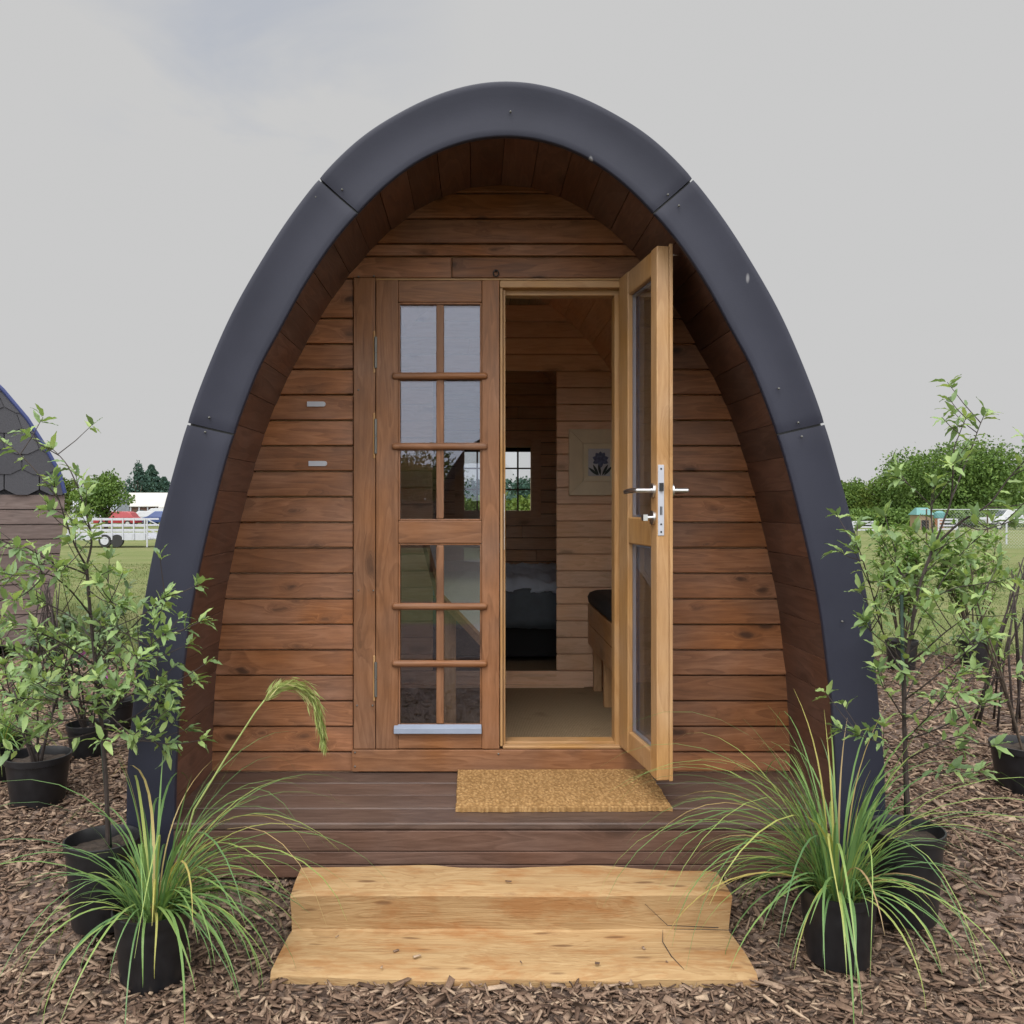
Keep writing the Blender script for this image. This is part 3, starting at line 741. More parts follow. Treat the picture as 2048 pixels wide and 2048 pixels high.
M['cream']=plain('cream_frame',(.70,.60,.42),.5,var=.06); M['cream2']=plain('cream_mount',(.74,.66,.48),.7,var=.04)
frame(fr,X0,X1,Za,Zb,.085,ya-.022,ya,.008); fr.build('frame',M['cream'],pic,bevel=.002)
fr=MB(); frame(fr,X0+.086,X1-.086,Za+.086,Zb-.086,.030,ya-.018,ya,.006); fr.build('mount',M['cream2'],pic)
a0,a1,b0,b1=X0+.116,X1-.116+.03,Za+.112,Zb-.112
mb=MB(); mb.box(X0+.117,X1-.117,ya-.008,ya-.001,Za+.117,Zb-.117); mb.build('paper',plain('print_paper',(.55,.56,.60),.8,var=.05),pic)
mb=MB(); ym=ya-.0085
def petal(mb,cx,cz,ang,l,w):
    pts=[]
    for i in range(9):
        t=i/8; r=w*math.sin(math.pi*t)**.8; pts.append((t*l,r))
    out=pts+[(p,-q) for p,q in pts[::-1][1:-1]]
    c,s=math.cos(R(ang)),math.sin(R(ang)); k=len(out)
    vs=[(cx+p*c-q*s,ym,cz+p*s+q*c) for p,q in out]; vs+=[(x,ym-.001,z) for x,y,z in vs]
    mb.add(vs,[tuple(range(k)),tuple(range(2*k-1,k-1,-1))]+[(i,(i+1)%k,k+(i+1)%k,k+i) for i in range(k)])
fx,fz=(X0+X1)/2+.008,Za+.215
for a in (90,60,125,15,165,-25,205,270): petal(mb,fx,fz,a,.05,.015); ym-=.0012
mb.build('flower',plain('painted_petals',(.11,.13,.22),.8,var=.4,nscale=60),pic)
mb=MB(); ym=ya-.0085
for a,cx in ((118,-.01),(140,-.015),(62,.01),(48,.02),(100,.0)): petal(mb,fx+cx,Za+.12,a,.075,.008); ym-=.0012
mb.build('stems',plain('painted_stems',(.045,.06,.06),.8),pic)
# folding table
tb=empty('folding_table',(-.3,4.3,FLOOR),'pale table with tilted top and pine leg behind the closed door glass','table')
A=P(880,1188,4.25);B=P(975,1288,4.05);C_=P(1002,1085,4.62);D=P(853,1085,4.62)
nn=(B-A).cross(D-A).normalized(); 
if nn.y>0: nn=-nn
mb=MB(); mb.hexa([A,B,C_,D,A-nn*.02,B-nn*.02,C_-nn*.02,D-nn*.02]); mb.build('table_top',M['white_board'],tb,bevel=.003)
mb=MB(); 
def bar(mb,a,b,w,h,nrm):
    t=(b-a).normalized(); s=t.cross(nrm).normalized()*w/2; k=nrm.normalized()*h/2
    mb.hexa([a-s-k,a+s-k,a+s+k,a-s+k,b-s-k,b+s-k,b+s+k,b-s+k])
bar(mb,A-nn*.012,B-nn*.012,.022,.036,nn); bar(mb,A-nn*.012,D-nn*.012,.022,.036,nn); mb.build('edge_strip',M['furn'],tb)
for (px,d) in ((897,4.28),):
    p=P(px,1188,d); mb=MB(); mb.box(p.x-.036,p.x+.036,d,d+.036,FLOOR,p.z-.03); mb.build('leg',M['furn_z'],tb,bevel=.004)

# ------------------------------------------------------------------ doormat and log step
mat_=MB(); nx,ny=76,46; vs=[];fs=[]
for i in range(nx+1):
    for j in range(ny+1):
        x=-.172+.764*i/nx; y=3.088+.448*j/ny
        if j in (0,ny): y+=random.uniform(-.004,.004)
        if i in (0,nx): x+=random.uniform(-.003,.003)
        y+=(x-.21)*.012
        k=(abs(math.sin(i*1.3+2*math.sin(j*.5)))*.004+random.uniform(0,.005)) if (3<i<nx-3 and 3<j<ny-3) else random.uniform(0,.002)+.003*(math.sin(j*2)>0)
        vs.append((x,y,DECK+.014+k))
for i in range(nx):
    for j in range(ny): fs.append((i*(ny+1)+j,(i+1)*(ny+1)+j,(i+1)*(ny+1)+j+1,i*(ny+1)+j+1))
mat_.add(vs,fs)
per=[i*(ny+1) for i in range(nx+1)]+[nx*(ny+1)+j for j in range(1,ny+1)]+[i*(ny+1)+ny for i in range(nx-1,-1,-1)]+[j for j in range(ny-1,0,-1)]
o0=len(mat_.v); mat_.v+= [(mat_.v[i][0],mat_.v[i][1],DECK+.0005) for i in per]; m=len(per)
mat_.f+=[(per[i],per[(i+1)%m],o0+(i+1)%m,o0+i) for i in range(m)]
dm=mat_.build('doormat',M['coir']); tag(dm,'straw-coloured coir doormat on the dark deck before the doorway','doormat')
def N1(x,s=0,f=1): return mnoise.noise(Vector((x*f,s*7.3,1.7)))
def ground(x,y):
    t=min(1,max(0,(y-2.70)/.36)); t=t*t*(3-2*t)
    z=.1*t
    if y>10: 
        q=min(1,(y-10)/33); z=.1-.8*q*q*(3-2*q)*1.0
    z+=.012*mnoise.noise(Vector((x*1.7,y*1.7,0)))+(.006*mnoise.noise(Vector((x*6,y*6,3))))
    return z
lg=MB(); vs=[];fs=[]; nx=110
for i in range(nx+1):
    t=i/nx; x=-.685+1.385*t
    ef=1-min(1,min(t,1-t)/.02)
    bk=2.925+.042*N1(x,1,2.9)+.012*N1(x,2,8); tz=.172+.006*N1(x,3,2)-.012*(t-.5)
    fr=2.752+.004*N1(x,4,5); fz=.156+.005*N1(x,5,4)
    rz=.034+.006*N1(x,6,6); ry=2.748+.006*N1(x,7,6)
    ly=2.512+.030*N1(x,8,2.2)+.010*N1(x,9,9)-.03*max(0,(abs(t-.5)-.44))*8; lz=.030+.008*N1(x,10,3)
    flare=.008*(1 if t>.5 else -1)*max(0,(abs(t-.5)*2-.93)/.07)
    sec=[(bk+.03,.0,0),(bk+.01,tz-.03,0),(bk,tz,0),((bk+fr)/2,(tz+fz)/2+.003*N1(x,11,9),0),(fr+.006,fz+.001,0),(fr-.004,fz-.006,0),(fr+.004,(fz+rz)/2,0),(ry+.014,rz+.006,0),(ry+.010,rz+.001,0),(ry-.006,rz-.001,flare*.3),(2.62,lz+.006+.003*N1(x,12,10),flare*.7),(ly+.02,lz+.001,flare),(ly,lz-.012,flare),(ly-.004,-.04,flare)]
    for (y,z,ox) in sec: 
        vs.append((x+ox+.006*N1(y*3+z*9,13+(t>.5),4)*(ef),y,z-.004*ef))
m=len(sec)
for i in range(nx):
    for j in range(m-1): fs.append((i*m+j,i*m+j+1,(i+1)*m+j+1,(i+1)*m+j))
    fs.append((i*m+m-1,i*m,(i+1)*m,(i+1)*m+m-1))
fs+= [tuple(range(m)),tuple(nx*m+j for j in range(m))]
lg.add(vs,fs); lo=lg.build('log_step',M['log'],None,smooth='auto',bevel=0)
tag(lo,'pale two-tier step sawn from one log lying on bark mulch','step')
ck=MB()
for pts in ([(.43,2.752,.125),(.50,2.7455,.060),(.66,2.748,.052)],[(.485,2.747,.0455),(.47,2.68,.0415),(.478,2.60,.0395),(.50,2.53,.036)],[(.52,2.747,.047),(.62,2.744,.048),(.699,2.742,.047)]):
    ck.tube([Vector(p) for p in pts],[.0006,.0013,.0016,.0006][:len(pts)],5)
ck.build('drying_crack',M['soil'],lo)

# ------------------------------------------------------------------ ground sheets
def grid(name,xs,ys,zf,mat,smooth=True):
    V=np.array([(x,y,zf(x,y)) for x in xs for y in ys],np.float32); ny=len(ys)
    Fq=np.array([(i*ny+j,(i+1)*ny+j,(i+1)*ny+j+1,i*ny+j+1) for i in range(len(xs)-1) for j in range(ny-1)])
    return np_mesh(name,V,Fq,mat,smooth)
def spaced(lim): 
    a=[0.];st=.35
    while a[-1]<lim: a.append(a[-1]+st); st*=1.12
    return a
sx=spaced(2500); xs=[-v for v in sx[:0:-1]]+sx
ys=[4-v for v in spaced(300)[:0:-1]]+[4+v for v in spaced(3000)]
fld=grid('grass_field',xs,ys,lambda x,y:ground(x,y)-.03-(.03 if y<7.5 else 0),M['lawn']); tag(fld,None,None,kind='structure')
def edge(x): return 7.55+.18*N1(x,21,1.3)+.08*N1(x,22,5)
xs=np.linspace(-6.5,6.5,150); 
V=[];ny=130
for x in xs:
    e=edge(x)
    for j in range(ny+1):
        y=-3+(e+3)*(j/ny)
        V.append((x,y,ground(x,y)-(0 if j<ny else .05)))
Fq=np.array([(i*(ny+1)+j,(i+1)*(ny+1)+j,(i+1)*(ny+1)+j+1,i*(ny+1)+j+1) for i in range(len(xs)-1) for j in range(ny)])
mu_=np_mesh('mulch_bed',np.array(V),Fq,M['mulch'],True); tag(mu_,None,None,kind='structure')

def gnoise_arr(x,y): return np.array([ground(a,b) for a,b in zip(x,y)])
# wood chips
def make_chips():
    pts=[]
    def area(x0,x1,y0,y1,dens):
        n=int((x1-x0)*(y1-y0)*dens); pts.append(np.stack([rng.uniform(x0,x1,n),rng.uniform(y0,y1,n)],1))
    area(-2.2,2.5,1.75,2.5,4300); area(-2.6,2.9,2.5,3.3,3000); area(-3.2,-1.1,3.3,4.6,2900); area(1.1,3.6,3.3,4.6,2900)
    area(-5,-1.15,4.6,7.5,950); area(1.15,5.4,4.6,7.5,950); area(-2.6,2.9,.4,1.75,350)
    p=np.concatenate(pts); x,y=p[:,0],p[:,1]
    keep=~((np.abs(x)<1.10)&(y>3.04)); keep&=~((x>-.66)&(x<.68)&(y>2.50)&(y<2.95))
    ed=np.array([edge(a) for a in x]); keep&=y<ed-.02+rng.uniform(-.12,.1,len(x))
    p=p[keep]; x,y=p[:,0],p[:,1]; n=len(p)
    L=rng.gamma(2.2,.0095,n)+.008; L=np.where(rng.random(n)<.012,L*2.2,L); L=np.minimum(L,.11); L*=np.where(y>4.6,1.35,1); Wd=L*rng.uniform(.18,.5,n); Wd=np.clip(Wd,.004,.022); T=rng.uniform(.0018,.006,n)
    yaw=rng.uniform(0,2*np.pi,n); pit=rng.normal(0,.26,n); rol=rng.normal(0,.35,n)
    z=gnoise_arr(x,y)+rng.uniform(0,.016,n)+.002
    k=9; x[:k]=rng.uniform(-.62,.66,k); y[:k]=np.where(rng.random(k)<.8,rng.uniform(2.53,2.72,k),rng.uniform(2.77,2.86,k)); z[:k]=np.where(y[:k]<2.75,.041,.170); pit[:k]=0; rol[:k]=0; L[:k]*=.6; T[:k]=.003
    base=np.array([(-1,-1,-1),(1,-1,-1),(1,1,-1),(-1,1,-1),(-1,-1,1),(1,-1,1),(1,1,1),(-1,1,1)],float)
    loc=np.repeat(base[None],n,0)*.5
    tap=rng.uniform(.25,1,(n,2)); 
    loc[:,[0,3,4,7],1]*=tap[:,:1]; loc[:,[1,2,5,6],1]*=tap[:,1:]
    loc[:,:,0]+=rng.uniform(-.12,.12,(n,8)); loc[:,:,1]+=rng.uniform(-.12,.12,(n,8)); 
    loc*=np.stack([L,Wd,T],1)[:,None,:]
    cr,sr=np.cos(rol),np.sin(rol); cp,sp=np.cos(pit),np.sin(pit); cy,sy=np.cos(yaw),np.sin(yaw)
    X,Y,Z=loc[:,:,0],loc[:,:,1],loc[:,:,2]
    Y,Z=Y*cr[:,None]-Z*sr[:,None],Y*sr[:,None]+Z*cr[:,None]
    X,Z=X*cp[:,None]+Z*sp[:,None],-X*sp[:,None]+Z*cp[:,None]
    X,Y=X*cy[:,None]-Y*sy[:,None],X*sy[:,None]+Y*cy[:,None]
    V=np.stack([X+x[:,None],Y+y[:,None],Z+z[:,None]],2).reshape(-1,3)
    fb=np.array([(0,3,2,1),(4,5,6,7),(0,1,5,4),(1,2,6,5),(2,3,7,6),(3,0,4,7)])
    Fq=(fb[None]+np.arange(n)[:,None,None]*8).reshape(-1,4)
    o=np_mesh('wood_chips',V,Fq,M['chip']); tag(o,'loose brown bark chips covering the garden bed','bark mulch',kind='stuff')
make_chips()
# lawn blades near the bed
def make_blades():
    n=52000
    side=rng.random(n)<.5; t=rng.random(n)**1.8; y=7.25+t*17
    fr=rng.random(n); x=np.where(side,(-.62-.02)*y+fr*(.33*y),(.26+.02)*y+fr*(.42*y))
    ed=np.array([edge(a) for a in x]); keep=(y>ed-.1)|(rng.random(n)<.03)
    x,y=x[keep],y[keep]; n=len(x); z=gnoise_arr(x,y)-.035
    h=rng.uniform(.012,.04,n)*(1+.8*(y<8)); w=rng.uniform(.003,.006,n)*(1+y/9); a=rng.uniform(0,2*np.pi,n); ln=rng.uniform(.1,.7,n)*h; b=rng.uniform(0,2*np.pi,n)
    V=np.zeros((n,4,3)); dx,dy=np.cos(a)*w/2,np.sin(a)*w/2
    V[:,0]=np.stack([x-dx,y-dy,z],1);V[:,1]=np.stack([x+dx,y+dy,z],1)
    tx,ty=x+np.cos(b)*ln,y+np.sin(b)*ln
    V[:,2]=np.stack([tx+dx*.25,ty+dy*.25,z+h],1);V[:,3]=np.stack([tx-dx*.25,ty-dy*.25,z+h],1)
    o=np_mesh('lawn_grass',V.reshape(-1,3),np.arange(n*4).reshape(-1,4),M['blade']); tag(o,'short patchy mown grass beyond the bark bed','grass',kind='stuff')
make_blades()

# ------------------------------------------------------------------ plants
def pot(parent,c,r,h,name='pot'):
    mb=MB(); rb=r*.80
    mb.lathe([(0,0),(rb,0),(rb+.002,.006),(r*.985,h-.03),(r*.985,h-.028),(r*1.035,h-.026),(r*1.045,h),(r*1.0,h+.001),(r*.96,h-.012),(r*.93,h-.05)],c,32)
    mb.build(name,M['black_plastic'],parent,smooth='auto')
    mb=MB(); n=26; vs=[(c[0],c[1],c[2]+h-.028)]
    for q in (.5,1.):
        for k in range(n):
            a=2*math.pi*k/n; vs.append((c[0]+r*.95*q*math.cos(a),c[1]+r*.95*q*math.sin(a),c[2]+h-.035+random.uniform(-.006,.008)))
    fs=[(0,1+k,1+(k+1)%n) for k in range(n)]+[(1+k,1+n+k,1+n+(k+1)%n,1+(k+1)%n) for k in range(n)]
    mb.add(vs,fs); mb.build('soil',M['soil'],parent,smooth=True)
def blade(mb,base,az,th0,L,droop,w,seg=9,pw=1.4,twist=0):
    p=Vector(base); s=Vector((-math.sin(az),math.cos(az),0)); vs=[]
    for i in range(seg+1):
        t=i/seg; th=th0+droop*t**pw
        a2=az+twist*t
        d=Vector((math.sin(th)*math.cos(a2),math.sin(th)*math.sin(a2),math.cos(th)))
        ww=w*(.75+.25*min(1,t*4))*(1-t**2.2)+.0006
        vs+= [p-s*ww/2,p+s*ww/2]; p=p+d*(L/seg)
    mb.add(vs,[(2*i,2*i+1,2*i+3,2*i+2) for i in range(seg)])
    return p
def tussock(name,c,r,h,n,lmin,lmax,label,group,seed,plume=False,bias=None,w=.0082,up=.11):
    random.seed(seed)
    e=empty(name,c,label,'grass plant',group); pot(e,c,r,h)
    mb=MB(); top=c[2]+h-.03
    for i in range(n):
        az=random.uniform(0,2*math.pi)
        if bias and random.random()<.3: az=random.gauss(*bias)
        k=random.random(); rad=r*.55*math.sqrt(random.random())
        b=(c[0]+rad*math.cos(az),c[1]+rad*math.sin(az),top)
        ws=1.
        if k<up: th0=random.uniform(0,.3);dr=random.uniform(.3,1.6);L=random.uniform(.55,1.)*lmax*.62;pw_=random.uniform(1.2,2.2)
        elif k<.78: th0=random.uniform(.2,.85);dr=random.uniform(1.9,2.7);L=random.uniform(lmin,lmax*.62);pw_=random.uniform(.6,1.15)
        else: th0=random.uniform(.08,.5);dr=random.uniform(2.0,2.75);L=random.uniform(.62,1.)*lmax;pw_=random.uniform(.85,1.5);ws=.85
        blade(mb,b,az,th0,L,dr,ws*w*random.uniform(.5,1.35),pw=pw_,twist=random.uniform(-.6,.6),seg=11)
    for i in range(n//2):   # dry inner stubble
        az=random.uniform(0,2*math.pi); rad=r*.6*random.random(); b=(c[0]+rad*math.cos(az),c[1]+rad*math.sin(az),top)
        blade(mb,b,az,random.uniform(.1,.9),random.uniform(.08,.2),random.uniform(0,1),.005,seg=4)
    mb.build('leaves',M['toe'],e)
    if plume: return e
    return e
cl=(P(305,0,2.54).x,2.54,.0); cr=(P(1676,0,2.64).x,2.64,.012)
tl=tussock('potted_tussock',cl,.107,.215,165,.26,.92,'leftmost front tussock grass in a black pot, with one arching seed plume','tussock grasses in black pots',3,bias=(.1,.6))
tr=tussock('potted_tussock',cr,.11,.215,215,.28,1.0,'bright green tussock grass in a black pot right of the log step, no plume','tussock grasses in black pots',5,bias=(math.pi*.95,.5),up=.32)
# seed stalk with plume
mb=MB(); st=[P(355,1740,2.53),P(388,1619,2.52),P(450,1518,2.50),P(510,1425,2.49),P(545,1380,2.48)]
mb.tube(st,[.0032,.003,.0028,.0024,.002],7); mb.build('seed_stalk',M['plume'],tl,smooth=True)
mb=MB(); sp=[P(530,1398,2.48),P(556,1372,2.48),P(590,1368,2.475),P(618,1384,2.47),P(634,1415,2.465),P(643,1452,2.46),P(647,1482,2.46)]
def bez(pts,t):
    x=t*(len(pts)-1); i=min(int(x),len(pts)-2); f=x-i
    p0=pts[max(i-1,0)];p1=pts[i];p2=pts[i+1];p3=pts[min(i+2,len(pts)-1)]
    return .5*((2*p1)+(p2-p0)*f+(2*p0-5*p1+4*p2-p3)*f*f+(3*p1-p0-3*p2+p3)*f**3)
random.seed(9)
for i in range(1100):
    t=random.random(); p=bez(sp,t); q=bez(sp,min(1,t+.03)); d=(q-p); d=d.normalized() if d.length>1e-6 else Vector((0,0,-1))
    ax=(d*1.0+Vector((random.gauss(0,.16),random.gauss(0,.16),random.gauss(-.16,.15)))).normalized()
    L=random.uniform(.025,.06)*(1-.25*t); s=ax.cross(Vector((random.random(),random.random(),random.random()))).normalized()*random.uniform(.0012,.0026)
    wq=.0065*math.sin(math.pi*min(1,t*.9+.1))+.001; p=p+Vector((random.gauss(0,wq),random.gauss(0,wq),random.gauss(-.004,wq)))
    mb.add([p-s*.4,p+ax*L*.5-s,p+ax*L,p+ax*L*.5+s],[(0,1,2,3)])
mb.build('seed_plume',M['plume'],tl)

def leaf(mb,p,d,up,L,Wd,fold=.25,droop=.3,wav=.0,seg=6):
    d=d.normalized(); s=d.cross(up); s=s.normalized() if s.length>1e-4 else d.orthogonal().normalized(); n=s.cross(d)
    vs=[]; ph=random.uniform(0,6)
    for i in range(seg+1):
        t=i/seg; w=Wd*(math.sin(math.pi*min(1,t**.8*.96+.04))**.85)*.5
        c=p+d*(L*t)-n*(droop*L*t*t)
        for sg in (-1,1) if i not in () else ():
            k=wav*math.sin(ph+i*2.4+sg)
            vs.append(c+s*(sg*(w+k*.35))+n*(fold*w+k))
        vs.append(c)
    fs=[]
    for i in range(seg):
        a=i*3;b=a+3
        fs+= [(a,a+2,b+2,b),(a+2,a+1,b+1,b+2)]
    mb.add(vs,fs)
def whorl(mb,p,ax,n,L,spread,wav=.004,ratio=.38):
    ax=ax.normalized(); o=ax.orthogonal().normalized(); o2=ax.cross(o); a0=random.uniform(0,6)
    for k in range(n):
        a=a0+k*2.4; sp=spread*random.uniform(.6,1.15)
        d=ax*math.cos(sp)+(o*math.cos(a)+o2*math.sin(a))*math.sin(sp)
        l=L*random.uniform(.65,1.15)
        leaf(mb,p-ax*random.uniform(0,L*.5)+d*.004,d,Vector((random.gauss(0,.3),random.gauss(0,.3),1)),l,l*ratio*random.uniform(.8,1.2),random.uniform(.1,.45),random.uniform(.0,.5),wav*.5)
def shrub(e,branches,seed,leafL=.062,dense=1.0,subs=2,mat='leaf',stemmat='twig',ratio=.38):
    """branches: (points, r0, r1, leaf-start fraction)"""
    random.seed(seed); st=MB(); lf=MB()
    for pts,r0,r1,l0 in branches:
        n=max(8,len(pts)*4); pl=[bez(pts,i/n) for i in range(n+1)]
        st.tube(pl,[r0+(r1-r0)*i/n for i in range(n+1)],7)
        length=sum((b-a).length for a,b in zip(pl,pl[1:]))
        k=int(length/.055*dense)
        for i in range(k):
            t=l0+(1-l0)*(i+random.random())/k
            if t>1: continue
            p=bez(pts,t); ax=(bez(pts,min(1,t+.05))-bez(pts,max(0,t-.05)))
            if ax.length<1e-6: continue
            ax.normalize()
            if random.random()<.45*subs/2 and t>.25:
                a=Vector((random.gauss(0,1),random.gauss(0,1),random.gauss(.25,.6))).normalized()
                tw=random.uniform(.05,.16); dirn=(ax*.5+a).normalized(); q=p+dirn*tw*.5+Vector((0,0,.005)); r=p+dirn*tw+Vector((0,0,.02))
                st.tube([p,q,r],[.0018,.0014,.0009],5)
                whorl(lf,r,(dirn+Vector((0,0,.4))),random.randint(4,7),leafL,random.uniform(.7,1.25),ratio=ratio)
                if random.random()<.5: whorl(lf,q,dirn,2,leafL*.8,1.2,ratio=ratio)
            else:
                o=ax.orthogonal().normalized(); a=random.uniform(0,6.28); d=(Matrix.Rotation(a,3,ax)@o)*random.uniform(.6,1)+ax*.6
                l=leafL*random.uniform(.6,1.15); leaf(lf,p,d,Vector((random.gauss(0,.4),random.gauss(0,.4),1)),l,l*ratio,random.uniform(.1,.5),random.uniform(0,.5),.0022)
        tipax=(pl[-1]-pl[-3]); whorl(lf,pl[-1],tipax,random.randint(5,8),leafL,random.uniform(.6,1.1),ratio=ratio)
    st.build('stem',M[stemmat],e,smooth='auto'); lf.build('foliage',M[mat],e,smooth=True)
def pl(lst,d0,jit=.0): 
    o=[]
    for q in lst: o.append(P(q[0],q[1],d0+(q[2] if len(q)>2 else 0)))
    return o
# left tall shrub
sp_=(P(200,0,2.78).x,2.80,.045)
e=empty('potted_shrub',sp_,'tall leafy shrub with wavy pale green leaves, left of the pod rim','shrub','tall shrubs in black pots'); pot(e,sp_,.112,.27)
d0=2.78
br=[(pl([(216,1690),(212,1560),(203,1450),(191,1330),(181,1230),(173,1132)],d0),.0075,.005,.35),
 (pl([(173,1132),(183,1085),(175,1038),(161,990),(135,931),(100,893,.05)],d0),.004,.0012,.15),
 (pl([(173,1132),(153,1097,-.05),(134,1049,-.08),(118,1000,-.1),(104,965,-.12)],d0),.0035,.0012,.25),
 (pl([(176,1150),(140,1135,-.06),(105,1125,-.12),(46,1092,-.2),(-5,1085,-.25)],d0),.003,.001,.3),
 (pl([(181,1230),(140,1180,-.12),(100,1150,-.2),(62,1150,-.25)],d0),.003,.001,.4),
 (pl([(190,1320),(220,1270,.02),(232,1235,.03),(222,1190,.05),(212,1149,.06)],d0),.003,.001,.2),
 (pl([(191,1330),(245,1275,-.06),(292,1226,-.1),(320,1200,-.12),(335,1190,-.12)],d0),.003,.001,.45),
 (pl([(196,1380),(250,1330,-.1),(300,1290,-.15),(335,1265,-.18)],d0),.003,.001,.4),
 (pl([(200,1420),(260,1390,-.05),(310,1370,-.1),(345,1372,-.12)],d0),.003,.001,.3),
 (pl([(205,1460),(255,1440,.02),(300,1415,-.02),(335,1405,-.04)],d0),.0028,.001,.3),
 (pl([(208,1500),(250,1490,.0),(285,1482,-.05),(340,1490,-.08)],d0),.0025,.001,.45),
 (pl([(195,1370),(150,1345,-.15),(100,1330,-.25),(50,1318,-.32)],d0),.003,.001,.25),
 (pl([(199,1410),(140,1400,-.1),(90,1400,-.2),(40,1395,-.25)],d0),.003,.001,.25),
 (pl([(190,1330),(130,1290,-.1),(80,1265,-.18),(20,1240,-.22)],d0),.003,.001,.25),
 (pl([(203,1450),(170,1440,-.1),(130,1440,-.16),(90,1450,-.2)],d0),.0025,.001,.3),
 (pl([(186,1280),(230,1330,.1),(262,1345,.12),(270,1310,.12)],d0),.0025,.001,.25),
 (pl([(177,1180),(205,1200,-.1),(240,1210,-.15)],d0),.0022,.001,.3),
 (pl([(196,1380),(225,1420,-.15),(240,1400,-.2),(238,1380,-.2)],d0),.0022,.001,.3),
 (pl([(110,1127,-.12),(60,1180,-.2),(20,1200,-.25),(-20,1190,-.3)],d0),.0022,.001,.2),
 (pl([(118,1000,-.1),(70,940,-.1),(30,900,-.1),(0,880,-.1)],d0),.0022,.001,.4)]
br+=[(pl([(205,1460),(150,1475,-.12),(100,1480,-.18),(60,1470,-.2)],d0),.0025,.001,.2),
 (pl([(190,1330),(150,1360,.1),(110,1370,.12),(70,1350,.14)],d0),.0025,.001,.2),
 (pl([(186,1280),(150,1240,.1),(110,1215,.12),(75,1200,.12)],d0),.0025,.001,.2),
 (pl([(199,1410),(240,1450,-.14),(265,1470,-.18),(280,1455,-.2)],d0),.0022,.001,.2),
 (pl([(181,1230),(215,1260,-.1),(255,1300,-.14),(290,1330,-.16)],d0),.0022,.001,.2)]
shrub(e,br,21,.050,2.05,ratio=.36)
mb=MB(); mb.tube([P(221,1700,2.80),P(194,1345,2.80)],.006,7); mb.build('support_stake',M['stake'],e,smooth=True)
# right tall shrub
sp_=(P(1822,0,2.78).x,2.82,.055)
e=empty('potted_shrub',sp_,'tall open shrub with toothed green leaves and green stake, right of the pod rim','shrub','tall shrubs in black pots'); pot(e,sp_,.115,.285)
d0=2.80
br=[(pl([(1818,1660),(1812,1540),(1808,1420),(1812,1330),(1821,1271),(1838,1174),(1868,1093)],d0),.0075,.0045,.5),
 (pl([(1868,1093),(1864,1050),(1862,1011,.02),(1868,960,.02)],d0),.003,.0012,.35),
 (pl([(1868,1093),(1888,1040),(1902,1000),(1906,940),(1908,900),(1920,865),(1933,833)],d0),.0035,.0011,.35),
 (pl([(1902,1000),(1930,930,.05),(1944,894,.05),(1958,855,.05),(1972,822,.05)],d0),.0028,.001,.3),
 (pl([(1868,1093),(1920,1045,-.05),(1977,1009,-.1),(2015,960,-.12),(2050,920,-.15)],d0),.0042,.0014,.3),
 (pl([(1818,1290),(1840,1240,.05),(1866,1196,.06),(1891,1151,.06),(1925,1105,.05),(1953,1078,.05)],d0),.0035,.001,.3),
 (pl([(1866,1196,.06),(1910,1176,.02),(1960,1168,0),(1995,1160,-.02)],d0),.0022,.001,.3),
 (pl([(1812,1330),(1850,1300,-.08),(1890,1265,-.12),(1932,1232,-.16),(1965,1190,-.2)],d0),.003,.001,.35),
 (pl([(1810,1370),(1790,1300,-.02),(1765,1263,-.05),(1745,1188,-.1),(1726,1120,-.15),(1712,1085,-.17)],d0),.003,.001,.4),
 (pl([(1809,1400),(1850,1370,-.1),(1900,1330,-.15),(1950,1290,-.2),(1985,1270,-.22)],d0),.003,.001,.3),
 (pl([(1809,1440),(1860,1400,.08),(1905,1370,.1),(1960,1350,.12)],d0),.003,.001,.3),
 (pl([(1810,1480),(1870,1460,-.06),(1930,1430,-.1),(1975,1400,-.12)],d0),.003,.001,.35),
 (pl([(1811,1520),(1850,1500,-.1),(1890,1480,-.14),(1925,1470,-.16)],d0),.0025,.001,.3),
 (pl([(1809,1440),(1785,1400,-.1),(1765,1370,-.14),(1755,1335,-.15)],d0),.0025,.001,.3),
 (pl([(1811,1540),(1785,1500,-.08),(1745,1480,-.12),(1715,1470,-.14)],d0),.0025,.001,.35),
 (pl([(1838,1174),(1805,1150,.05),(1790,1120,.05),(1795,1080,.04)],d0),.0025,.001,.3),
 (pl([(1813,1560),(1860,1550,.05),(1910,1540,.06)],d0),.0022,.001,.3),
 (pl([(1920,1045,-.05),(1960,1060,-.12),(2000,1050,-.15),(2030,1040,-.15)],d0),.0022,.001,.3),
 (pl([(1862,1011,.02),(1835,985,0),(1812,965,-.02),(1795,955,-.03)],d0),.002,.001,.3)]
br+=[(pl([(1812,1330),(1775,1290,-.1),(1750,1270,-.14),(1730,1240,-.16)],d0),.0022,.001,.3),
 (pl([(1810,1480),(1850,1440,-.12),(1890,1400,-.18),(1940,1390,-.2)],d0),.0024,.001,.2),
 (pl([(1809,1400),(1845,1330,.12),(1890,1290,.15),(1930,1300,.16)],d0),.0022,.001,.2)]
shrub(e,br,33,.050,1.75,ratio=.36)
mb=MB(); mb.tube([P(1812,1640,2.83),P(1803,1190,2.83)],.0055,7); mb.build('support_stake',M['stake'],e,smooth=True)
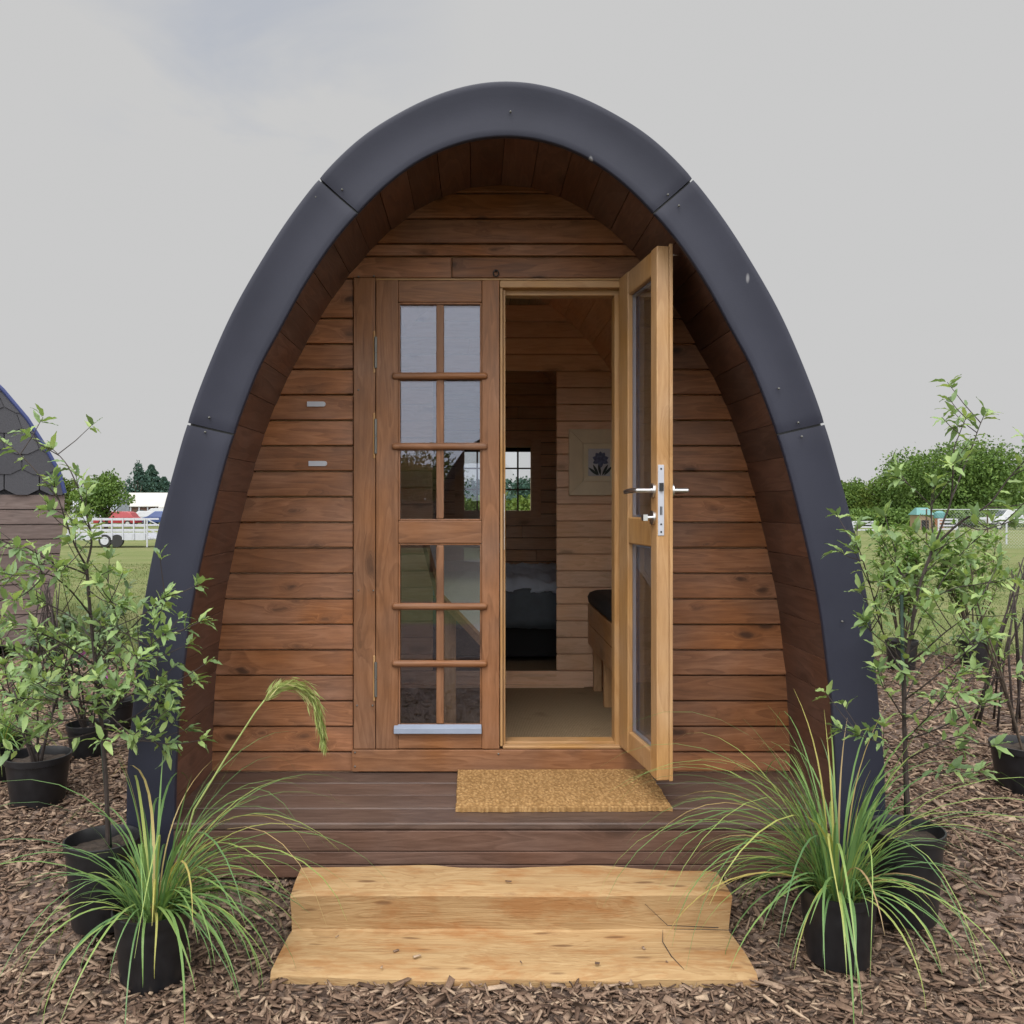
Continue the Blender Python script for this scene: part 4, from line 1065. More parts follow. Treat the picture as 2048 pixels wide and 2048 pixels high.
# upright bushy plants further back
def bush(name,c,r,h,H,spread,label,group,seed,mat='leaf2',leafL=.06,n=7,stem='bark',dense=1.1,ratio=.38,cat='bush'):
    e=empty(name,c,label,cat,group); pot(e,c,r,h); random.seed(seed); br=[]
    top=c[2]+h-.03
    for i in range(n):
        a=random.uniform(0,6.28); s=spread*random.uniform(.3,1); hh=H*random.uniform(.6,1)
        b=Vector((c[0]+.02*math.cos(a),c[1]+.02*math.sin(a),top))
        br.append(([b,b+Vector((s*.35*math.cos(a),s*.35*math.sin(a),hh*.35)),b+Vector((s*.8*math.cos(a),s*.8*math.sin(a),hh*.7)),b+Vector((s*math.cos(a),s*math.sin(a),hh))],.006,.0015,.35))
    shrub(e,br,seed+1,leafL,dense,2,mat,stem,ratio); return e
bush('potted_bush',(P(1803,0,6.75).x,6.75,.1),.115,.24,.90,.26,'upright glossy green bush in a pot at the grass edge, nearer the pod rim','potted bushes at the grass edge',41,n=12,dense=2.6)
bush('potted_bush',(P(1947,0,6.9).x,6.9,.1),.115,.24,.84,.30,'rounder bush with brown stem in a pot at the grass edge, further right','potted bushes at the grass edge',43,n=12,dense=2.4)
bush('potted_sapling',(P(2052,0,3.92).x,3.92,.1),.16,.22,.85,.32,'sapling in a wide black pot cut by the right picture edge','sapling',None,47) if False else None
e=bush('potted_sapling',(P(2054,0,3.92).x,3.92,.1),.145,.21,.95,.34,'sapling with a bare trunk in a wide black pot cut by the right picture edge',None,47,mat='leaf',n=6,cat='sapling')
bush('potted_bush',(P(76,0,3.74).x,3.74,.1),.128,.215,.55,.30,'low bush in a wide black pot with a pale worn rim, left side',None,51,mat='leaf',n=6,stem='twig')
fb=bush('flowering_plant',(P(176,0,4.45).x,4.45,.1),.10,.17,.62,.24,'pink flowering plant in a small pot behind the left shrub',None,53,mat='leaf3',n=7,stem='twig',cat='flowers')
random.seed(4)
for (px,py) in ((203,1345),(160,1312),(150,1318),(195,1352)):
    mb=MB(); c=P(px,py,4.35)
    mb.lathe([(0,-.012),(.012,-.006),(.014,.006),(0,.014)],c,8)
    for k in range(12): whorl(mb,c+Vector((random.gauss(0,.012),random.gauss(0,.012),random.gauss(0,.010))),Vector((random.gauss(0,1),-1,.5)),2,.022,1.0,ratio=.7)
    mb.build('flower',M['pink'],fb)
bush('potted_bush',(P(232,0,5.0).x,5.0,.1),.10,.17,.55,.26,'dim grey-green bush low behind the left shrub, beside the pod rim',None,55,mat='leaf3',n=7,stem='twig')
tussock('potted_tussock',(P(-6,0,4.05).x,4.05,.1),.11,.20,170,.25,.55,'tussock grass half cut by the left picture edge','tussock grasses in black pots',61)
# bare canes
def canes(c,label,seed,n=16,H=.95,sp=.28):
    random.seed(seed); e=empty('bare_canes',c,label,'bare canes','bundles of bare canes'); mb=MB()
    for i in range(n):
        a=random.uniform(0,6.28); s=sp*random.uniform(.4,1); k=Vector((c[0]+random.gauss(0,.03),c[1]+random.gauss(0,.03),c[2]+H*random.uniform(.75,1.1)))
        b=Vector((c[0]+s*math.cos(a),c[1]+s*math.sin(a),c[2]-.02)); m=(b+k)/2+Vector((random.gauss(0,.02),random.gauss(0,.02),0))
        mb.tube([b,m,k],[.007,.006,.003],5)
        for q in range(5):
            p=b.lerp(k,random.uniform(.3,1)); mb.tube([p,p+Vector((random.gauss(0,.02),random.gauss(0,.02),.02))],[.002,.001],4)
    mb.build('cane',M['twig'],e,smooth=True)
canes((P(92,0,5.6).x,5.6,.1),'dark leaning bare canes in front of the timber cabin at left',71,18,.75,.24)
canes((P(2036,0,5.0).x,5.0,.1),'dark leaning bare canes at the right picture edge',73,14,.92,.26)

# ------------------------------------------------------------------ neighbouring cabin
NP=[(.96,.12),(1.0,.4),(1.06,.8),(1.10,1.2),(1.105,1.40),(1.06,1.58),(.96,1.78),(.82,2.02),(.64,2.25),(.44,2.45),(.22,2.60),(0,2.66)]
def nw(z):
    for (a,b),(c,d) in zip(NP,NP[1:]):
        if b<=z<=d: return a+(c-a)*(z-b)/(d-b)
    return NP[0][0] if z<NP[0][1] else 0
ang=R(29); cpos=Vector((-3.60,7.45,0))-Vector((math.cos(ang),math.sin(ang),0))*1.105
nb=empty('timber_cabin',(cpos.x,cpos.y,.08),'arched cabin with hexagonal slate shingles over timber boards, cut by the left edge','cabin',rz=ang)
Wm=world_of(nb)
def NW(x,y,z): return Wm@Vector((x,y,z))
mb=MB(); zlist=[.14+.125*k for k in range(11)]; 
for z0,z1 in zip(zlist,zlist[1:]):
    w0,w1=nw(z0),nw(z1); mb.hexa([NW(-w0,-.01,z0),NW(w0,-.01,z0),NW(w0,.03,z0),NW(-w0,.03,z0),NW(-w1,-.004,z1-.005),NW(w1,-.004,z1-.005),NW(w1,.03,z1-.005),NW(-w1,.03,z1-.005)])
M['nboard']=wood('weathered_boards',(.085,.062,.055),(.145,.108,.098),(.20,.155,.14),'x',rough=.8,islandvar=.3,stain=.3,knots=.5)
mb.build('board_wall',M['nboard'],nb,bevel=.003)
mb=MB()
def shell(mb,prof,y0,y1,inner=.0):
    full=[(-w,z) for w,z in prof]+[(w,z) for w,z in prof[-2::-1]]; k=len(full)
    mb.add([NW(x,y0,z) for x,z in full]+[NW(x,y1,z) for x,z in full],[tuple(range(k)),tuple(range(2*k-1,k-1,-1))]+[(i,(i+1)%k,k+(i+1)%k,k+i) for i in range(k)])
shell(mb,NP,.032,3.4); mb.build('cabin_body',M['shingle'],nb)
mb=MB(); pit=.17; wd=.26
for r in range(11):
    z=1.385+r*pit
    for c in range(-7,8):
        x=c*wd+(wd/2 if r%2 else 0)
        loc=[(-wd/2+.004,.045),(-wd/6,0),(wd/6,0),(wd/2-.004,.045),(wd/2-.004,pit+.10),(-wd/2+.004,pit+.10)]
        pts=[]
        for lx,lz in loc:
            zz_=min(z+lz,2.65); ww=max(.0,nw(max(zz_,1.385))); xx=min(max(x+lx,-ww),ww); pts.append((xx,zz_,lz))
        if max(p[0] for p in pts)-min(p[0] for p in pts)<.03: continue
        f=[NW(a,-.026+.010*(l/(pit+.1)),b) for a,b,l in pts]; bk=[NW(a,-.020+.010*(l/(pit+.1)),b) for a,b,l in pts]; k=6
        mb.add(f+bk,[tuple(range(k)),tuple(range(2*k-1,k-1,-1))]+[(i,(i+1)%k,k+(i+1)%k,k+i) for i in range(k)])
mb.build('shingle_gable',M['shingle'],nb)
mb=MB(); pts=[(w,z) for w,z in NP if z>=1.38]; full=[(-w,z) for w,z in pts]+[(w,z) for w,z in pts[-2::-1]]
mb.tube([NW(x,-.02,z) for x,z in full],.017,8); M['blue']=plain('blue_trim',(.035,.05,.16),.4); mb.build('edge_trim',M['blue'],nb,smooth='auto')
mb=MB()
for x in (-.8,.8): mb.hexa([NW(x-.06,.02,-.06),NW(x+.06,.02,-.06),NW(x+.06,3.2,-.06),NW(x-.06,3.2,-.06),NW(x-.06,.02,.139),NW(x+.06,.02,.139),NW(x+.06,3.2,.139),NW(x-.06,3.2,.139)])
mb.build('skid',M['nboard'],nb)

# a second pod opposite (behind the viewpoint; the door glass mirrors it)
opp=pod.copy(); COL.objects.link(opp)
for ch in list(pod.children):
    if ch.name.split('.')[0] in ('rim_panel','roof_shell','soffit','front_wall','deck','skirt','wall_core'):
        c=ch.copy(); COL.objects.link(c); c.parent=opp
opp.location=(.27,-10.5,.05); opp.rotation_euler=(0,0,math.pi-.05)
tag(opp,'matching camping pod facing the first one across the bark bed','camping pod')

# ------------------------------------------------------------------ background
def treemesh(seed,H,Wd,kind='round',n=5200,ls=.3):
    r=np.random.default_rng(seed); C=[]
    base={'cone':.1,'bushy':.03}.get(kind,.24)*H
    if kind=='cone':
        t=r.random(n)**.8; z=base+(H-base)*t; rad=(1-t)**.8*Wd/2*(.55+.6*r.random(n))*(1+.25*np.sin(t*46+r.random(n)))+.12; a=r.uniform(0,2*np.pi,n)
        pts=np.stack([rad*np.cos(a),rad*np.sin(a),z],1)
    else:
        k={'round':18,'bushy':26}.get(kind,12)
        lob=[]
        for i in range(k):
            a=r.uniform(0,2*np.pi); q=r.random()**.6; zz=r.uniform(-.8,1); rr=math.sqrt(max(.05,1-zz*zz))*q
            lob.append((rr*math.cos(a)*Wd*.36,rr*math.sin(a)*Wd*.36,(H+base)/2+zz*(H-base)*.33,r.uniform(.15,.27)*Wd*.8,r.uniform(.13,.22)*(H-base)))
        lob.append((0,0,(H+base)/2,Wd*.3,(H-base)*.38))
        pts=[]
        for (x,y,z,rx,rz) in lob:
            m=n//len(lob); v=r.normal(size=(m,3)); v/=np.linalg.norm(v,axis=1)[:,None]; q=(.55+.5*r.random(m)**.5+.12*r.normal(size=m))[:,None]
            pts.append(v*q*np.array([rx,rx,rz])+np.array([x,y,z]))
        pts=np.concatenate(pts)
        zlo,zhi=np.percentile(pts[:,2],1),np.percentile(pts[:,2],99.7)
        pts[:,2]=base+(pts[:,2]-zlo)/(zhi-zlo)*(H-base)
        wd_=np.percentile(np.abs(pts[:,0]),98); pts[:,:2]*=Wd/2/wd_; pts=pts[pts[:,2]>base*.8]
    n=len(pts)
    d1=r.normal(size=(n,3)); d1/=np.linalg.norm(d1,axis=1)[:,None]; d2=np.cross(d1,r.normal(size=(n,3))); d2/=np.linalg.norm(d2,axis=1)[:,None]
    s=(ls*r.uniform(.5,1.2,n))[:,None]
    V=np.stack([pts-d1*s*.5,pts+d2*s*.3,pts+d1*s*.5+np.array([0,0,-.05]),pts-d2*s*.3],1).reshape(-1,3)
    Fq=np.arange(n*4).reshape(-1,4)
    tr=MB(); r0=H*.022+.05
    tr.tube([(0,0,-.2),(.03,0,base*.6),(-.02,.03,base*1.3),(0,0,H*.8)],[r0*1.25,r0,r0*.75,r0*.2],8)
    if kind!='cone':
        for i in range(6):
            a=i*1.05+r.uniform(0,.6); z0=base*r.uniform(.7,1.4); tr.tube([(0,0,z0),(Wd*.16*math.cos(a),Wd*.16*math.sin(a),z0+H*.16),(Wd*.33*math.cos(a),Wd*.33*math.sin(a),z0+H*.34)],[r0*.5,r0*.35,r0*.1],6)
    return V,Fq,tr
def tree(px,d,H,Wd,kind,mat,label,seed,n=5200,ls=.3,zb=-.75,group='trees beyond the field'):
    loc=(P(px,0,d).x,d,zb)
    e=empty('tree',loc,label,'tree',group); V,Fq,tr=treemesh(seed,H,Wd,kind,n,ls)
    t=tr.build('trunk',M['bark'],None,smooth=True); t.parent=e
    c=np_mesh('crown',V,Fq,M[mat]); c.parent=e
    return e
# left
tree(212,78,5.0,4.9,'round','tree','round bright green tree standing between the trailer and white sheds',101,5200,.32)
tree(120,84,4.8,4.6,'round','tree_l','lighter tree half behind the left shrub and slate cabin',102,4000,.32)
tree(276,120,7.9,3.6,'open','tree_b','slim tree with an airy top rising over the white roofed barn',103,2600,.42)
tree(303,150,9.0,6.0,'cone','tree_b','dark blue-green conifer behind the white roofed barn, beside the pod rim',104,3600,.55)
tree(328,160,7.2,6.0,'cone','tree_b','shorter blue-green conifer nearest the pod rim on the left',105,3200,.55)
tree(40,140,6.5,9,'round','tree_b','hazy tree far behind the slate cabin',106,3600,.55)
# right
tree(1905,92,8.7,12.6,'bushy','tree','big dome-shaped tree dominating the right horizon',111,26000,.36)
tree(1820,97,6.9,7.5,'bushy','tree','mid green tree on the left shoulder of the big dome tree',112,13000,.34)
tree(1760,100,5.1,6.5,'bushy','tree_l','paler yellow-green tree two places left of the dome tree',113,9000,.32)
tree(1708,102,5.0,5.6,'bushy','tree','dark tree closest to the pod rim on the right',114,9000,.34)
tree(1655,108,5.3,6,'bushy','tree_l','tree half hidden by the right pod rim',115,5000,.42)
tree(2035,100,6.6,9.0,'bushy','tree','tree at the right picture edge beside the dome tree',116,12000,.34)
tree(1965,108,7.0,7.0,'bushy','tree_l','tree filling the gap right of the dome tree',118,8000,.36)
tree(2130,110,7.0,9.0,'bushy','tree','tree just past the right picture edge',117,5000,.42)
for i,(px,d_,H_,W_) in enumerate(((1690,86,1.7,5),(1735,88,1.9,6),(1790,86,1.8,6),(1850,85,2.1,7),(1930,84,2.0,8),(2010,86,2.2,8))):
    tree(px,d_,H_,W_,'bushy','tree',['low hedge bush nearest the pod rim under the trees','low hedge bush left of the dome tree','low hedge bush under the left shoulder of the dome tree','low hedge bush behind the play hut','wide low bush under the dome tree','low hedge bush behind the pickup truck'][i],160+i,2600,.34,group='low bushes under the trees')
# behind the pod (through its rear window)
for i,(px,d,H,Wd,kd,mt,lb) in enumerate(((950,62,3.9,5.2,'round','tree_b','blue-green tree in the left sash of the rear window'),(1040,70,4.3,5,'open','tree_b','blue-green tree in the right sash of the rear window'),(985,45,2.6,3.6,'round','tree_l','low yellow-green tree between the rear window sashes'),(1068,48,2.6,3.2,'round','tree_l','pale low tree by the right rear window edge'),(915,52,2.6,3.6,'round','tree_l','pale low tree by the left rear window edge'),(800,95,5.8,7,'round','tree','tree hidden behind the pod, to its left'),(1250,100,6.3,8,'round','tree','tree hidden behind the pod, to its right'),(1450,105,6.0,8,'round','tree_l','pale tree hidden behind the pod rim'),(560,100,5.2,7,'round','tree_b','bluish tree hidden behind the left pod wall'))):
    tree(px,d,H,Wd,kd,mt,lb,130+i,3200,.34)
# garden tree behind the viewpoint, mirrored in the glass
e=empty('tree',(-3.4,-45,-.2),'broad tree standing behind the viewpoint, mirrored in the door glass','tree'); V,Fq,tr_=treemesh(171,5.0,5.4,'round',6000,.3)
t=tr_.build('trunk',M['bark'],None,smooth=True); t.parent=e; c=np_mesh('crown',V,Fq,M['tree_l']); c.parent=e
mb=MB(); mb.box(-14,14,-21.0,-20.95,0,1.5); o=mb.build('boundary_fence',M['nboard']); tag(o,'brown board fence behind the viewpoint','fence')

# farm trailer
td=43.0; tz=-.69
tx0,tx1=P(132,0,td).x,P(293,0,td).x
tE=empty('farm_trailer',((tx0+tx1)/2,td,tz),'long white farm trailer with slatted rail sides on the grass','trailer')
mb=MB(); mb.box(tx0,tx1,td,td+1.7,tz+.34,tz+.40); mb.box(tx0,tx1,td,td+.06,tz+.401,tz+.66); mb.box(tx0,tx1,td+1.64,td+1.7,tz+.401,tz+.66); tb_=mb.build('bed',M['white_paint'],tE)
mb=MB()
for yy in (td-.01,td+1.66):
    for z in (.80,1.05,1.36): mb.box(tx0+.1,tx1+(.0),yy,yy+.04,tz+z-.045,tz+z+.045)
mb.build('rail',M['white_paint'],tE)
for k in range(8):
    x=tx0+.12+(tx1-tx0-.2)*k/7; mb=MB(); mb.box(x-.03,x+.03,td-.05,td-.011,tz+.36,tz+1.42); mb.build('post',M['white_paint'],tE)
mb=MB()
for (xx,rr_) in ((P(210,0,td).x,.31),(P(247,0,td+1.3).x+.2,.31)):
    mb.tube([(xx,td-.04,tz+.31),(xx,td+.14,tz+.31)],rr_,22)
mb.build('wheel',M['tyre'],tE,smooth='auto')
mb=MB(); xx=P(210,0,td).x; mb.tube([(xx,td-.07,tz+.31),(xx,td-.03,tz+.31)],.2,20); mb.build('wheel_hub',M['white_paint'],tE,smooth='auto')
mb=MB(); mb.box(tx1+.0,tx1+.06,td-.02,td+.04,tz+.0,tz+1.42)
for z in (.5,.9,1.36): bar(mb,Vector((tx1+.06,td,tz+z)),Vector((tx1+1.3,td+.3,tz+max(.2,z-.75))),.05,.06,Vector((0,1,0)))
mb.box(tx1+1.25,tx1+1.31,td+.27,td+.33,tz+.1,tz+.7); mb.build('tail_ramp',M['white_paint'],tE)
mb=MB(); bar(mb,Vector((tx0,td+.85,tz+.37)),Vector((tx0-1.2,td+.85,tz+.42)),.08,.08,Vector((0,0,1))); mb.build('drawbar',M['dark_metal'],tE)

# cars
def car(px,d,z,rz,col,label,kind='hatch',L=4.2):
    loc=(P(px,0,d).x,d,z); e=empty('parked_car',loc,label,'car','cars parked beyond the field',rz)
    w=.86; Wc=world_of(e)
    def ext(mb,prof,wlow,whi,zsplit):
        k=len(prof); vs=[]
        for sg in (-1,1):
            for (x,zz) in prof:
                f=0 if zz<=zsplit else min(1,(zz-zsplit)/.5); vs.append(Wc@Vector((x,sg*(wlow+(whi-wlow)*f),zz)))
        mb.add(vs,[tuple(range(k)),tuple(range(2*k-1,k-1,-1))]+[(i,(i+1)%k,k+(i+1)%k,k+i) for i in range(k)])
    h=L/2
    if kind=='hatch': prof=[(-h,.35),(-h,.78),(-h+.25,.92),(-h+.55,1.35),(-h+.85,1.47),(.25,1.48),(1.0,.98),(h-.35,.84),(h,.70),(h,.35)]; win=[(-h+.42,.98),(-h+.68,1.34),(-h+.9,1.40),(.2,1.41),(.82,.98)]
    elif kind=='ute': prof=[(-h,.5),(-h,1.0),(-.5,1.0),(-.35,1.68),(.75,1.72),(1.3,1.12),(h-.2,1.0),(h,.85),(h,.5)]; win=[(-.38,1.12),(-.25,1.6),(.7,1.64),(1.15,1.12)]
    else: prof=[(-h,.42),(-h,1.0),(-h+.15,1.62),(-h+.5,1.72),(.6,1.72),(1.25,1.1),(h-.25,1.0),(h,.8),(h,.42)]; win=[(-h+.22,1.1),(-h+.38,1.58),(.55,1.63),(1.08,1.1)]
    mb=MB(); ext(mb,prof,w,w*.82,.9); mb.build('body',plain('car_paint',col,.3,var=.03,spec=.6),e,bevel=.05)
    mb=MB(); ext(mb,win,w*1.0+.004,w*.80+.012,.9); mb.build('side_window',M['carglass'],e)
    mb=MB()
    x0,z0=win[-1];x1,z1=win[-2]
    mb.hexa([Wc@Vector(q) for q in ((x0+.17,-w*.85,z0),(x0+.17,w*.85,z0),(x0+.12,w*.85,z0),(x0+.12,-w*.85,z0),(x1+.14,-w*.72,z1),(x1+.14,w*.72,z1),(x1+.09,w*.72,z1),(x1+.09,-w*.72,z1))]); mb.build('windscreen',M['carglass'],e)
    for x in (-h*.62,h*.62):
        for sg in (-1,1):
            mb=MB(); mb.tube([Wc@Vector((x,sg*(w-.16),.31)),Wc@Vector((x,sg*(w+.02),.31))],.31,18); wh=mb.build('wheel',M['tyre'],e,smooth='auto')
            mb=MB(); mb.tube([Wc@Vector((x,sg*(w+.0),.31)),Wc@Vector((x,sg*(w+.03),.31))],.19,14); mb.build('rim',M['steel'],wh,smooth='auto')
    for sg in (-1,1):
        mb=MB(); mb.hexa([Wc@Vector(q) for q in ((h-.12,sg*.5,.62),(h+.02,sg*.5,.62),(h+.02,sg*.78,.62),(h-.12,sg*.78,.62),(h-.2,sg*.5,.76),(h-.0,sg*.5,.74),(h-.0,sg*.78,.74),(h-.2,sg*.78,.76))]); mb.build('headlight',M['plate'],e)
M['carglass']=plain('car_glass',(.05,.065,.075),.1,var=.1,spec=.8)
car(236,85,-.72,R(180),(.28,.015,.022),'red hatchback parked behind the white trailer','hatch',4.1)
car(283,92,-.72,R(205),(.40,.41,.43),'white hatchback next to the red car','hatch',4.2)
car(316,97,-.72,R(185),(.40,.42,.44),'white wagon parked nearest the pod rim','van',4.4)
car(322,88,-.72,R(165),(.045,.075,.20),'blue car partly hidden by the pod rim','hatch',3.8)
car(180,95,-.72,R(10),(.33,.35,.37),'silver car partly hidden behind the trailer and shrub','hatch',4.2)
car(2026,76,-.72,R(175),(.40,.41,.43),'white pickup truck at the right edge beyond the wire fence','ute',5.2)
# sheds & barn
def shed(px0,px1,d,ze,zr,depth,wallcol,roofcol,name,label,gable='y',over=.25):
    x0,x1=P(px0,0,d).x,P(px1,0,d).x; zg=-.75
    e=empty(name,((x0+x1)/2,d+depth/2,zg),label,'building')
    mb=MB(); mb.box(x0,x1,d,d+depth,zg,ze)
    yc=d+depth/2
    for x in (x0,x1-.1): mb.add([(x,d,ze),(x+.1,d,ze),(x+.1,yc,zr-.08),(x,yc,zr-.08),(x,d+depth,ze),(x+.1,d+depth,ze)],[(0,1,2,3),(3,2,5,4),(0,3,4),(1,5,2)])
    mb.build('wall',plain('shed_wall',wallcol,.7,nscale=2),e)
    mb=MB()
    for (ya,yb) in ((d-over,yc),(d+depth+over,yc)):
        mb.hexa([(x0-over,ya,ze-.1),(x1+over,ya,ze-.1),(x1+over,yb,zr),(x0-over,yb,zr),(x0-over,ya,ze+.0),(x1+over,ya,ze+.0),(x1+over,yb,zr+.1),(x0-over,yb,zr+.1)])
    mb.build('roof',plain('shed_roof',roofcol,.5,nscale=1.5,var=.06),e)
    return e,x0,x1
e,x0,x1=shed(240,318,108,1.25,2.85,7,(.12,.06,.04),(.42,.41,.385),'barn','brown barn with a wide white roof behind the parked cars')
mb=MB()
for i in range(5): xx=x0+.3+(x1-x0-.6)*i/4; mb.box(xx-.08,xx+.08,107.85,107.99,-.75,1.2)
mb.build('veranda_post',M['white_paint'],e)
mb=MB()
for i in range(3): xx=x0+1.0+i*1.5; mb.box(xx-.4,xx+.4,107.93,107.985,-.2,.8)
mb.build('window',M['carglass'],e)
# gable wing facing right
e,x0,x1=shed(322,352,104,1.1,2.5,6,(.17,.085,.05),(.40,.39,.37),'barn_wing','brown gabled wing of the barn touching the pod rim')
e,x0,x1=shed(206,234,100,2.1,2.35,3.5,(.34,.37,.44),(.34,.36,.41),'white_shed','pale blue-white box shed left of the barn'); 
mb=MB(); mb.box(x0+.3,x0+1.1,99.94,99.985,-.75,1.2); mb.build('door',M['plate'],e)
e,x0,x1=shed(140,198,104,1.2,2.1,5,(.3,.3,.33),(.32,.33,.36),'grey_shed','long low grey shed behind the round green tree')
mb=MB(); mb.box(x0+1,x0+1.9,103.94,103.985,-.75,1.1); mb.build('door',M['dark_metal'],e)

# white jump rails on the right
def jump(px0,px1,d,z,h,label):
    x0,x1=P(px0,0,d).x,P(px1,0,d).x; e=empty('rail_fence',((x0+x1)/2,d,z),label,'fence','white rail panels in the field')
    mb=MB(); mb.box(x0,x0+.12,d,d+.08,z-.05,z+h); mb.box(x1-.12,x1,d,d+.08,z-.05,z+h); mb.build('post',M['white_paint'],e)
    mb=MB()
    for q in (.12,.42,.72,.96): mb.box(x0+.121,x1-.121,d+.01,d+.05,z+h*q-.07,z+h*q+.05)
    mb.build('rail',M['white_paint'],e)
jump(1704,1752,70,-.70,.78,'short white rail panel on the grass beside the pod rim')
jump(1876,1916,72,-.70,.95,'white rail panel half hidden by the right shrub')
jump(2000,2060,62,-.70,.30,'low white rail lying before the pickup truck') if False else None
# play tower
pe=empty('play_hut',(P(1850,0,74).x,74,-.72),'small yellow-orange play hut with turquoise roof behind the wire fence','play hut')
mb=MB(); a,b=P(1834,0,74).x,P(1866,0,74).x; mb.box(a,b,74,75.2,-.72,.55); mb.build('wall',plain('orange_panel',(.24,.175,.10),.6),pe)
mb=MB(); yc=74.6; mb.hexa([(a-.1,73.85,.55),(b+.1,73.85,.55),(b+.1,75.35,.55),(a-.1,75.35,.55),(a+.2,74.5,1.15),(b-.2,74.5,1.15),(b-.2,74.7,1.15),(a+.2,74.7,1.15)]); mb.build('roof',plain('turquoise_sheet',(.09,.22,.21),.5),pe)
mb=MB(); mb.box((a+b)/2-.3,(a+b)/2+.3,73.96,73.995,-.72,.1); mb.build('door',M['dark_metal'],pe)
s2=empty('turquoise_bin',(P(1879,0,73).x,73,-.72),'orange bin with a turquoise lid beside the play hut','bin')
mb=MB(); x=P(1879,0,73).x; mb.lathe([(.0,0),(.32,0),(.38,1.0),(.36,1.02)],(x,73,-.72),16); mb.build('drum',plain('terracotta',(.30,.13,.06),.6),s2,smooth='auto')
mb=MB(); mb.lathe([(.42,1.0),(.44,1.1),(.42,1.45),(.2,1.6),(0,1.62)],(x,73,-.72),16); mb.build('lid',plain('turquoise_lid',(.08,.22,.22),.5),s2,smooth='auto')
# wire fence
we=empty('wire_fence',(P(1960,0,41).x,41,-.68),'tall wire mesh fence with grey posts crossing the right side of the field','fence')
xa=P(1840,0,41).x; xb=P(2300,0,41).x
for px in (1853,1975,2097,2219):
    x=P(px,0,41).x; mb=MB(); mb.tube([(x,41,-.8),(x,41,1.2)],.035,8); mb.build('post',M['bark'],we,smooth='auto')
mb=MB(); mb.tube([(xa,41,1.17),(xb,41,1.17)],.018,6); mb.build('top_rail',M['plate'],we,smooth='auto')
mb=MB(); x=xa
while x<xb:
    for sgn in (1,-1):
        a=Vector((x,41.0+.004*sgn,-.66)); b=Vector((x+sgn*1.8,41.0+.004*sgn,1.15))
        if b.x>xb: f=(xb-a.x)/(b.x-a.x); b=a.lerp(b,f)
        if b.x<xa: f=(xa-a.x)/(b.x-a.x); b=a.lerp(b,f)
        mb.tube([a,b],.0025,3,cap=False)
    x+=.14
mb.build('wire_mesh',M['plate'],we)
gp=MB(); q=P(2013,0,47); gp.tube([(q.x,47,-.75),(q.x,47,.70)],.045,10); gp.tube([(q.x,47,.70),(q.x+.1,47,.76),(q.x+1.7,47,.76),(q.x+1.8,47,.7),(q.x+1.8,47,-.75)],.045,10)
o=gp.build('goal_frame',M['white_paint'],None,smooth='auto'); tag(o,'white tube goal frame standing on the field at right','goal')

# ------------------------------------------------------------------ world, sun, camera
w=bpy.data.worlds.new('World'); S.world=w; w.use_nodes=True; nt=w.node_tree; nt.nodes.clear(); g=N(nt)
out=g.n('ShaderNodeOutputWorld'); bg=g.n('ShaderNodeBackground'); g.l(bg.outputs[0],out.inputs[0])
SUN_EL,SUN_AZ=R(58),R(200)     # high, behind the viewpoint, veiled by cloud
sky=g.n('ShaderNodeTexSky'); sky.sky_type='NISHITA'; sky.sun_disc=False; sky.sun_elevation=SUN_EL; sky.sun_rotation=SUN_AZ
tc=g.n('ShaderNodeTexCoord').outputs['Generated']
sep=g.n('ShaderNodeSeparateXYZ'); g.l(tc,sep.inputs[0])
z=sep.outputs[2]
# plane-projected cloud coordinates
zc=g.math('MAXIMUM',z,.05); dv=g.n('ShaderNodeCombineXYZ'); g.l(g.math('DIVIDE',sep.outputs[0],zc),dv.inputs[0]); g.l(g.math('DIVIDE',sep.outputs[1],zc),dv.inputs[1])
cn=g.noise(g.mapping(dv.outputs[0],(1,1,1),loc=(3.1,.4,0)),1.1,6,.55,.4)
lum=g.ramp(z,[(0,5.9),(.50,5.9),(.66,9.5),(.86,19.),(1,21.)])
# cloud cover value expressed in sky-texture units (x0.1 below)
lumb=g.ramp(z,[(0,9.),(.06,19.),(.5,26.),(1,26.)])
bk_=g.ramp(g.math('MULTIPLY_ADD',sep.outputs[1],-1.),[(0,0.),(.45,1.)]); g.nt.nodes[-2].inputs[2].default_value=.05
lum_=g.n('ShaderNodeMix',data_type='FLOAT'); g.l(bk_,lum_.inputs[0]); g.l(lum,lum_.inputs[2]); g.l(lumb,lum_.inputs[3]); lum=lum_.outputs[0]
cl_=g.n('ShaderNodeVectorMath',operation='SCALE'); cl_.inputs[0].default_value=(1,1,1); g.l(lum,cl_.inputs[3])
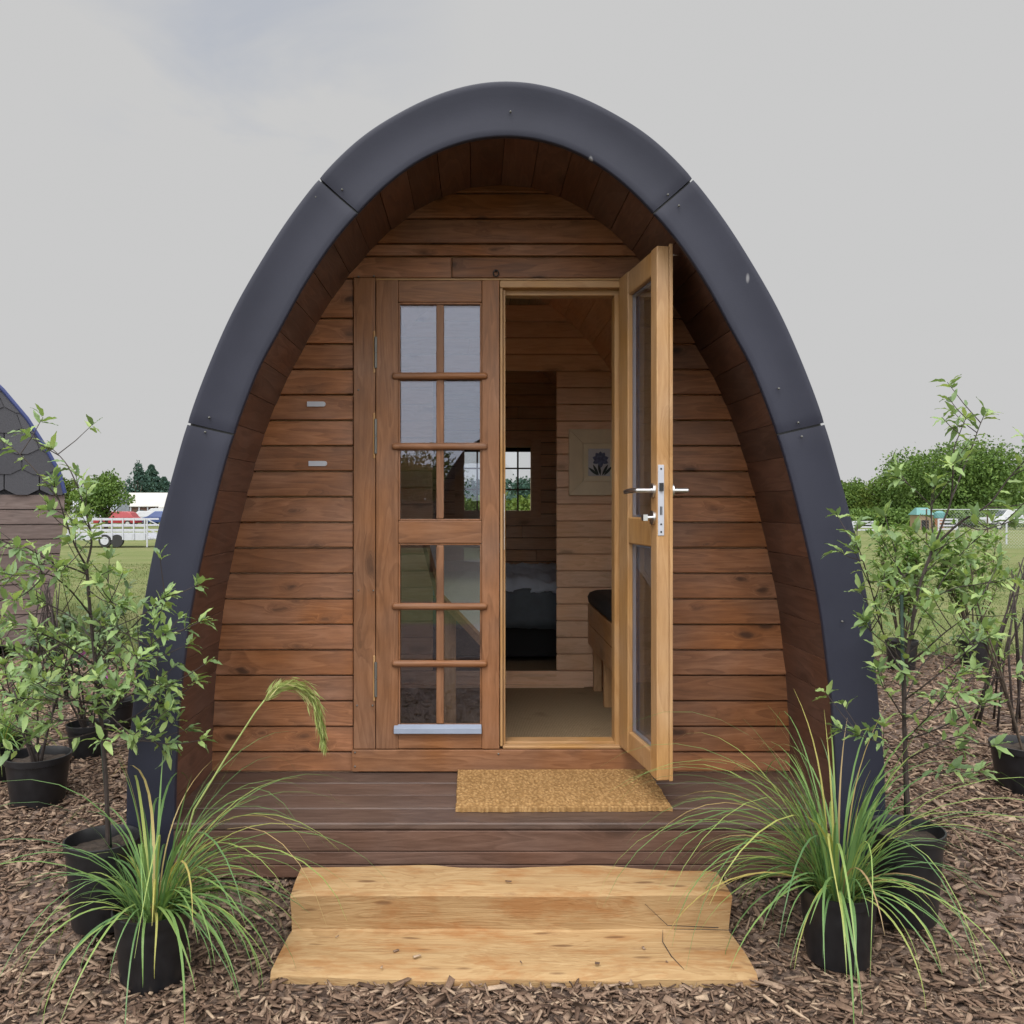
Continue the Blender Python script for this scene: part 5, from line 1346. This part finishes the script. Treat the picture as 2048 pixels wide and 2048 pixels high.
# mask of a thin bluish gap high on the left of the view
gapdir=Vector((-.25,1,.56)).normalized()
dp=g.n('ShaderNodeVectorMath',operation='DOT_PRODUCT'); g.l(tc,dp.inputs[0]); dp.inputs[1].default_value=gapdir
gm_=g.math('MULTIPLY',g.ramp(dp.outputs['Value'],[(.978,0.),(.998,1.)]),g.ramp(cn,[(.46,0.),(.62,1.)]))
gapcol=g.mix(.35,(4.9,5.3,6.2),sky.outputs[0])
fin=g.mix(g.math('MULTIPLY',gm_,.5),cl_.outputs[0],gapcol)
# soft cloud mottling, stronger behind the viewpoint
back=g.ramp(sep.outputs[1],[(0,1.),(.45,0.)])   # y<0 side
mot=g.ramp(cn,[(.3,.82),(.7,1.10)])
m1=g.mix(g.math('ADD',g.math('MULTIPLY',g.ramp(z,[(.5,0.),(.75,1.)]),.8),.02),(1,1,1),mot)
fin=g.mix(1.0,fin,m1,'MULTIPLY')
g.l(fin,bg.inputs['Color']); bg.inputs['Strength'].default_value=.1
sl_=bpy.data.lights.new('sun','SUN'); sl_.energy=2.2; sl_.angle=R(30); sl_.color=(1,.965,.91)
so_=bpy.data.objects.new('sun',sl_); COL.objects.link(so_)
dirv=Vector((math.sin(SUN_AZ)*math.cos(SUN_EL),math.cos(SUN_AZ)*math.cos(SUN_EL),math.sin(SUN_EL)))
so_.rotation_euler=dirv.to_track_quat('Z','Y').to_euler()
cam=bpy.data.cameras.new('camera'); co=bpy.data.objects.new('camera',cam); COL.objects.link(co)
cam.sensor_width=36; cam.lens=F/2048*36; cam.shift_x=(1024-CX)/2048; cam.shift_y=(CY-1024)/2048
cam.clip_start=.05; cam.clip_end=6000
co.location=(CAMX,0,CAMZ); co.rotation_euler=(R(90),0,0); S.camera=co
S.view_settings.view_transform='Standard'; S.view_settings.look='None'; S.view_settings.exposure=0; S.view_settings.gamma=1
S.render.engine='CYCLES'; S.cycles.max_bounces=10; S.cycles.diffuse_bounces=8; S.cycles.glossy_bounces=4; S.cycles.transparent_max_bounces=16
S.render.resolution_x=1024; S.render.resolution_y=1024
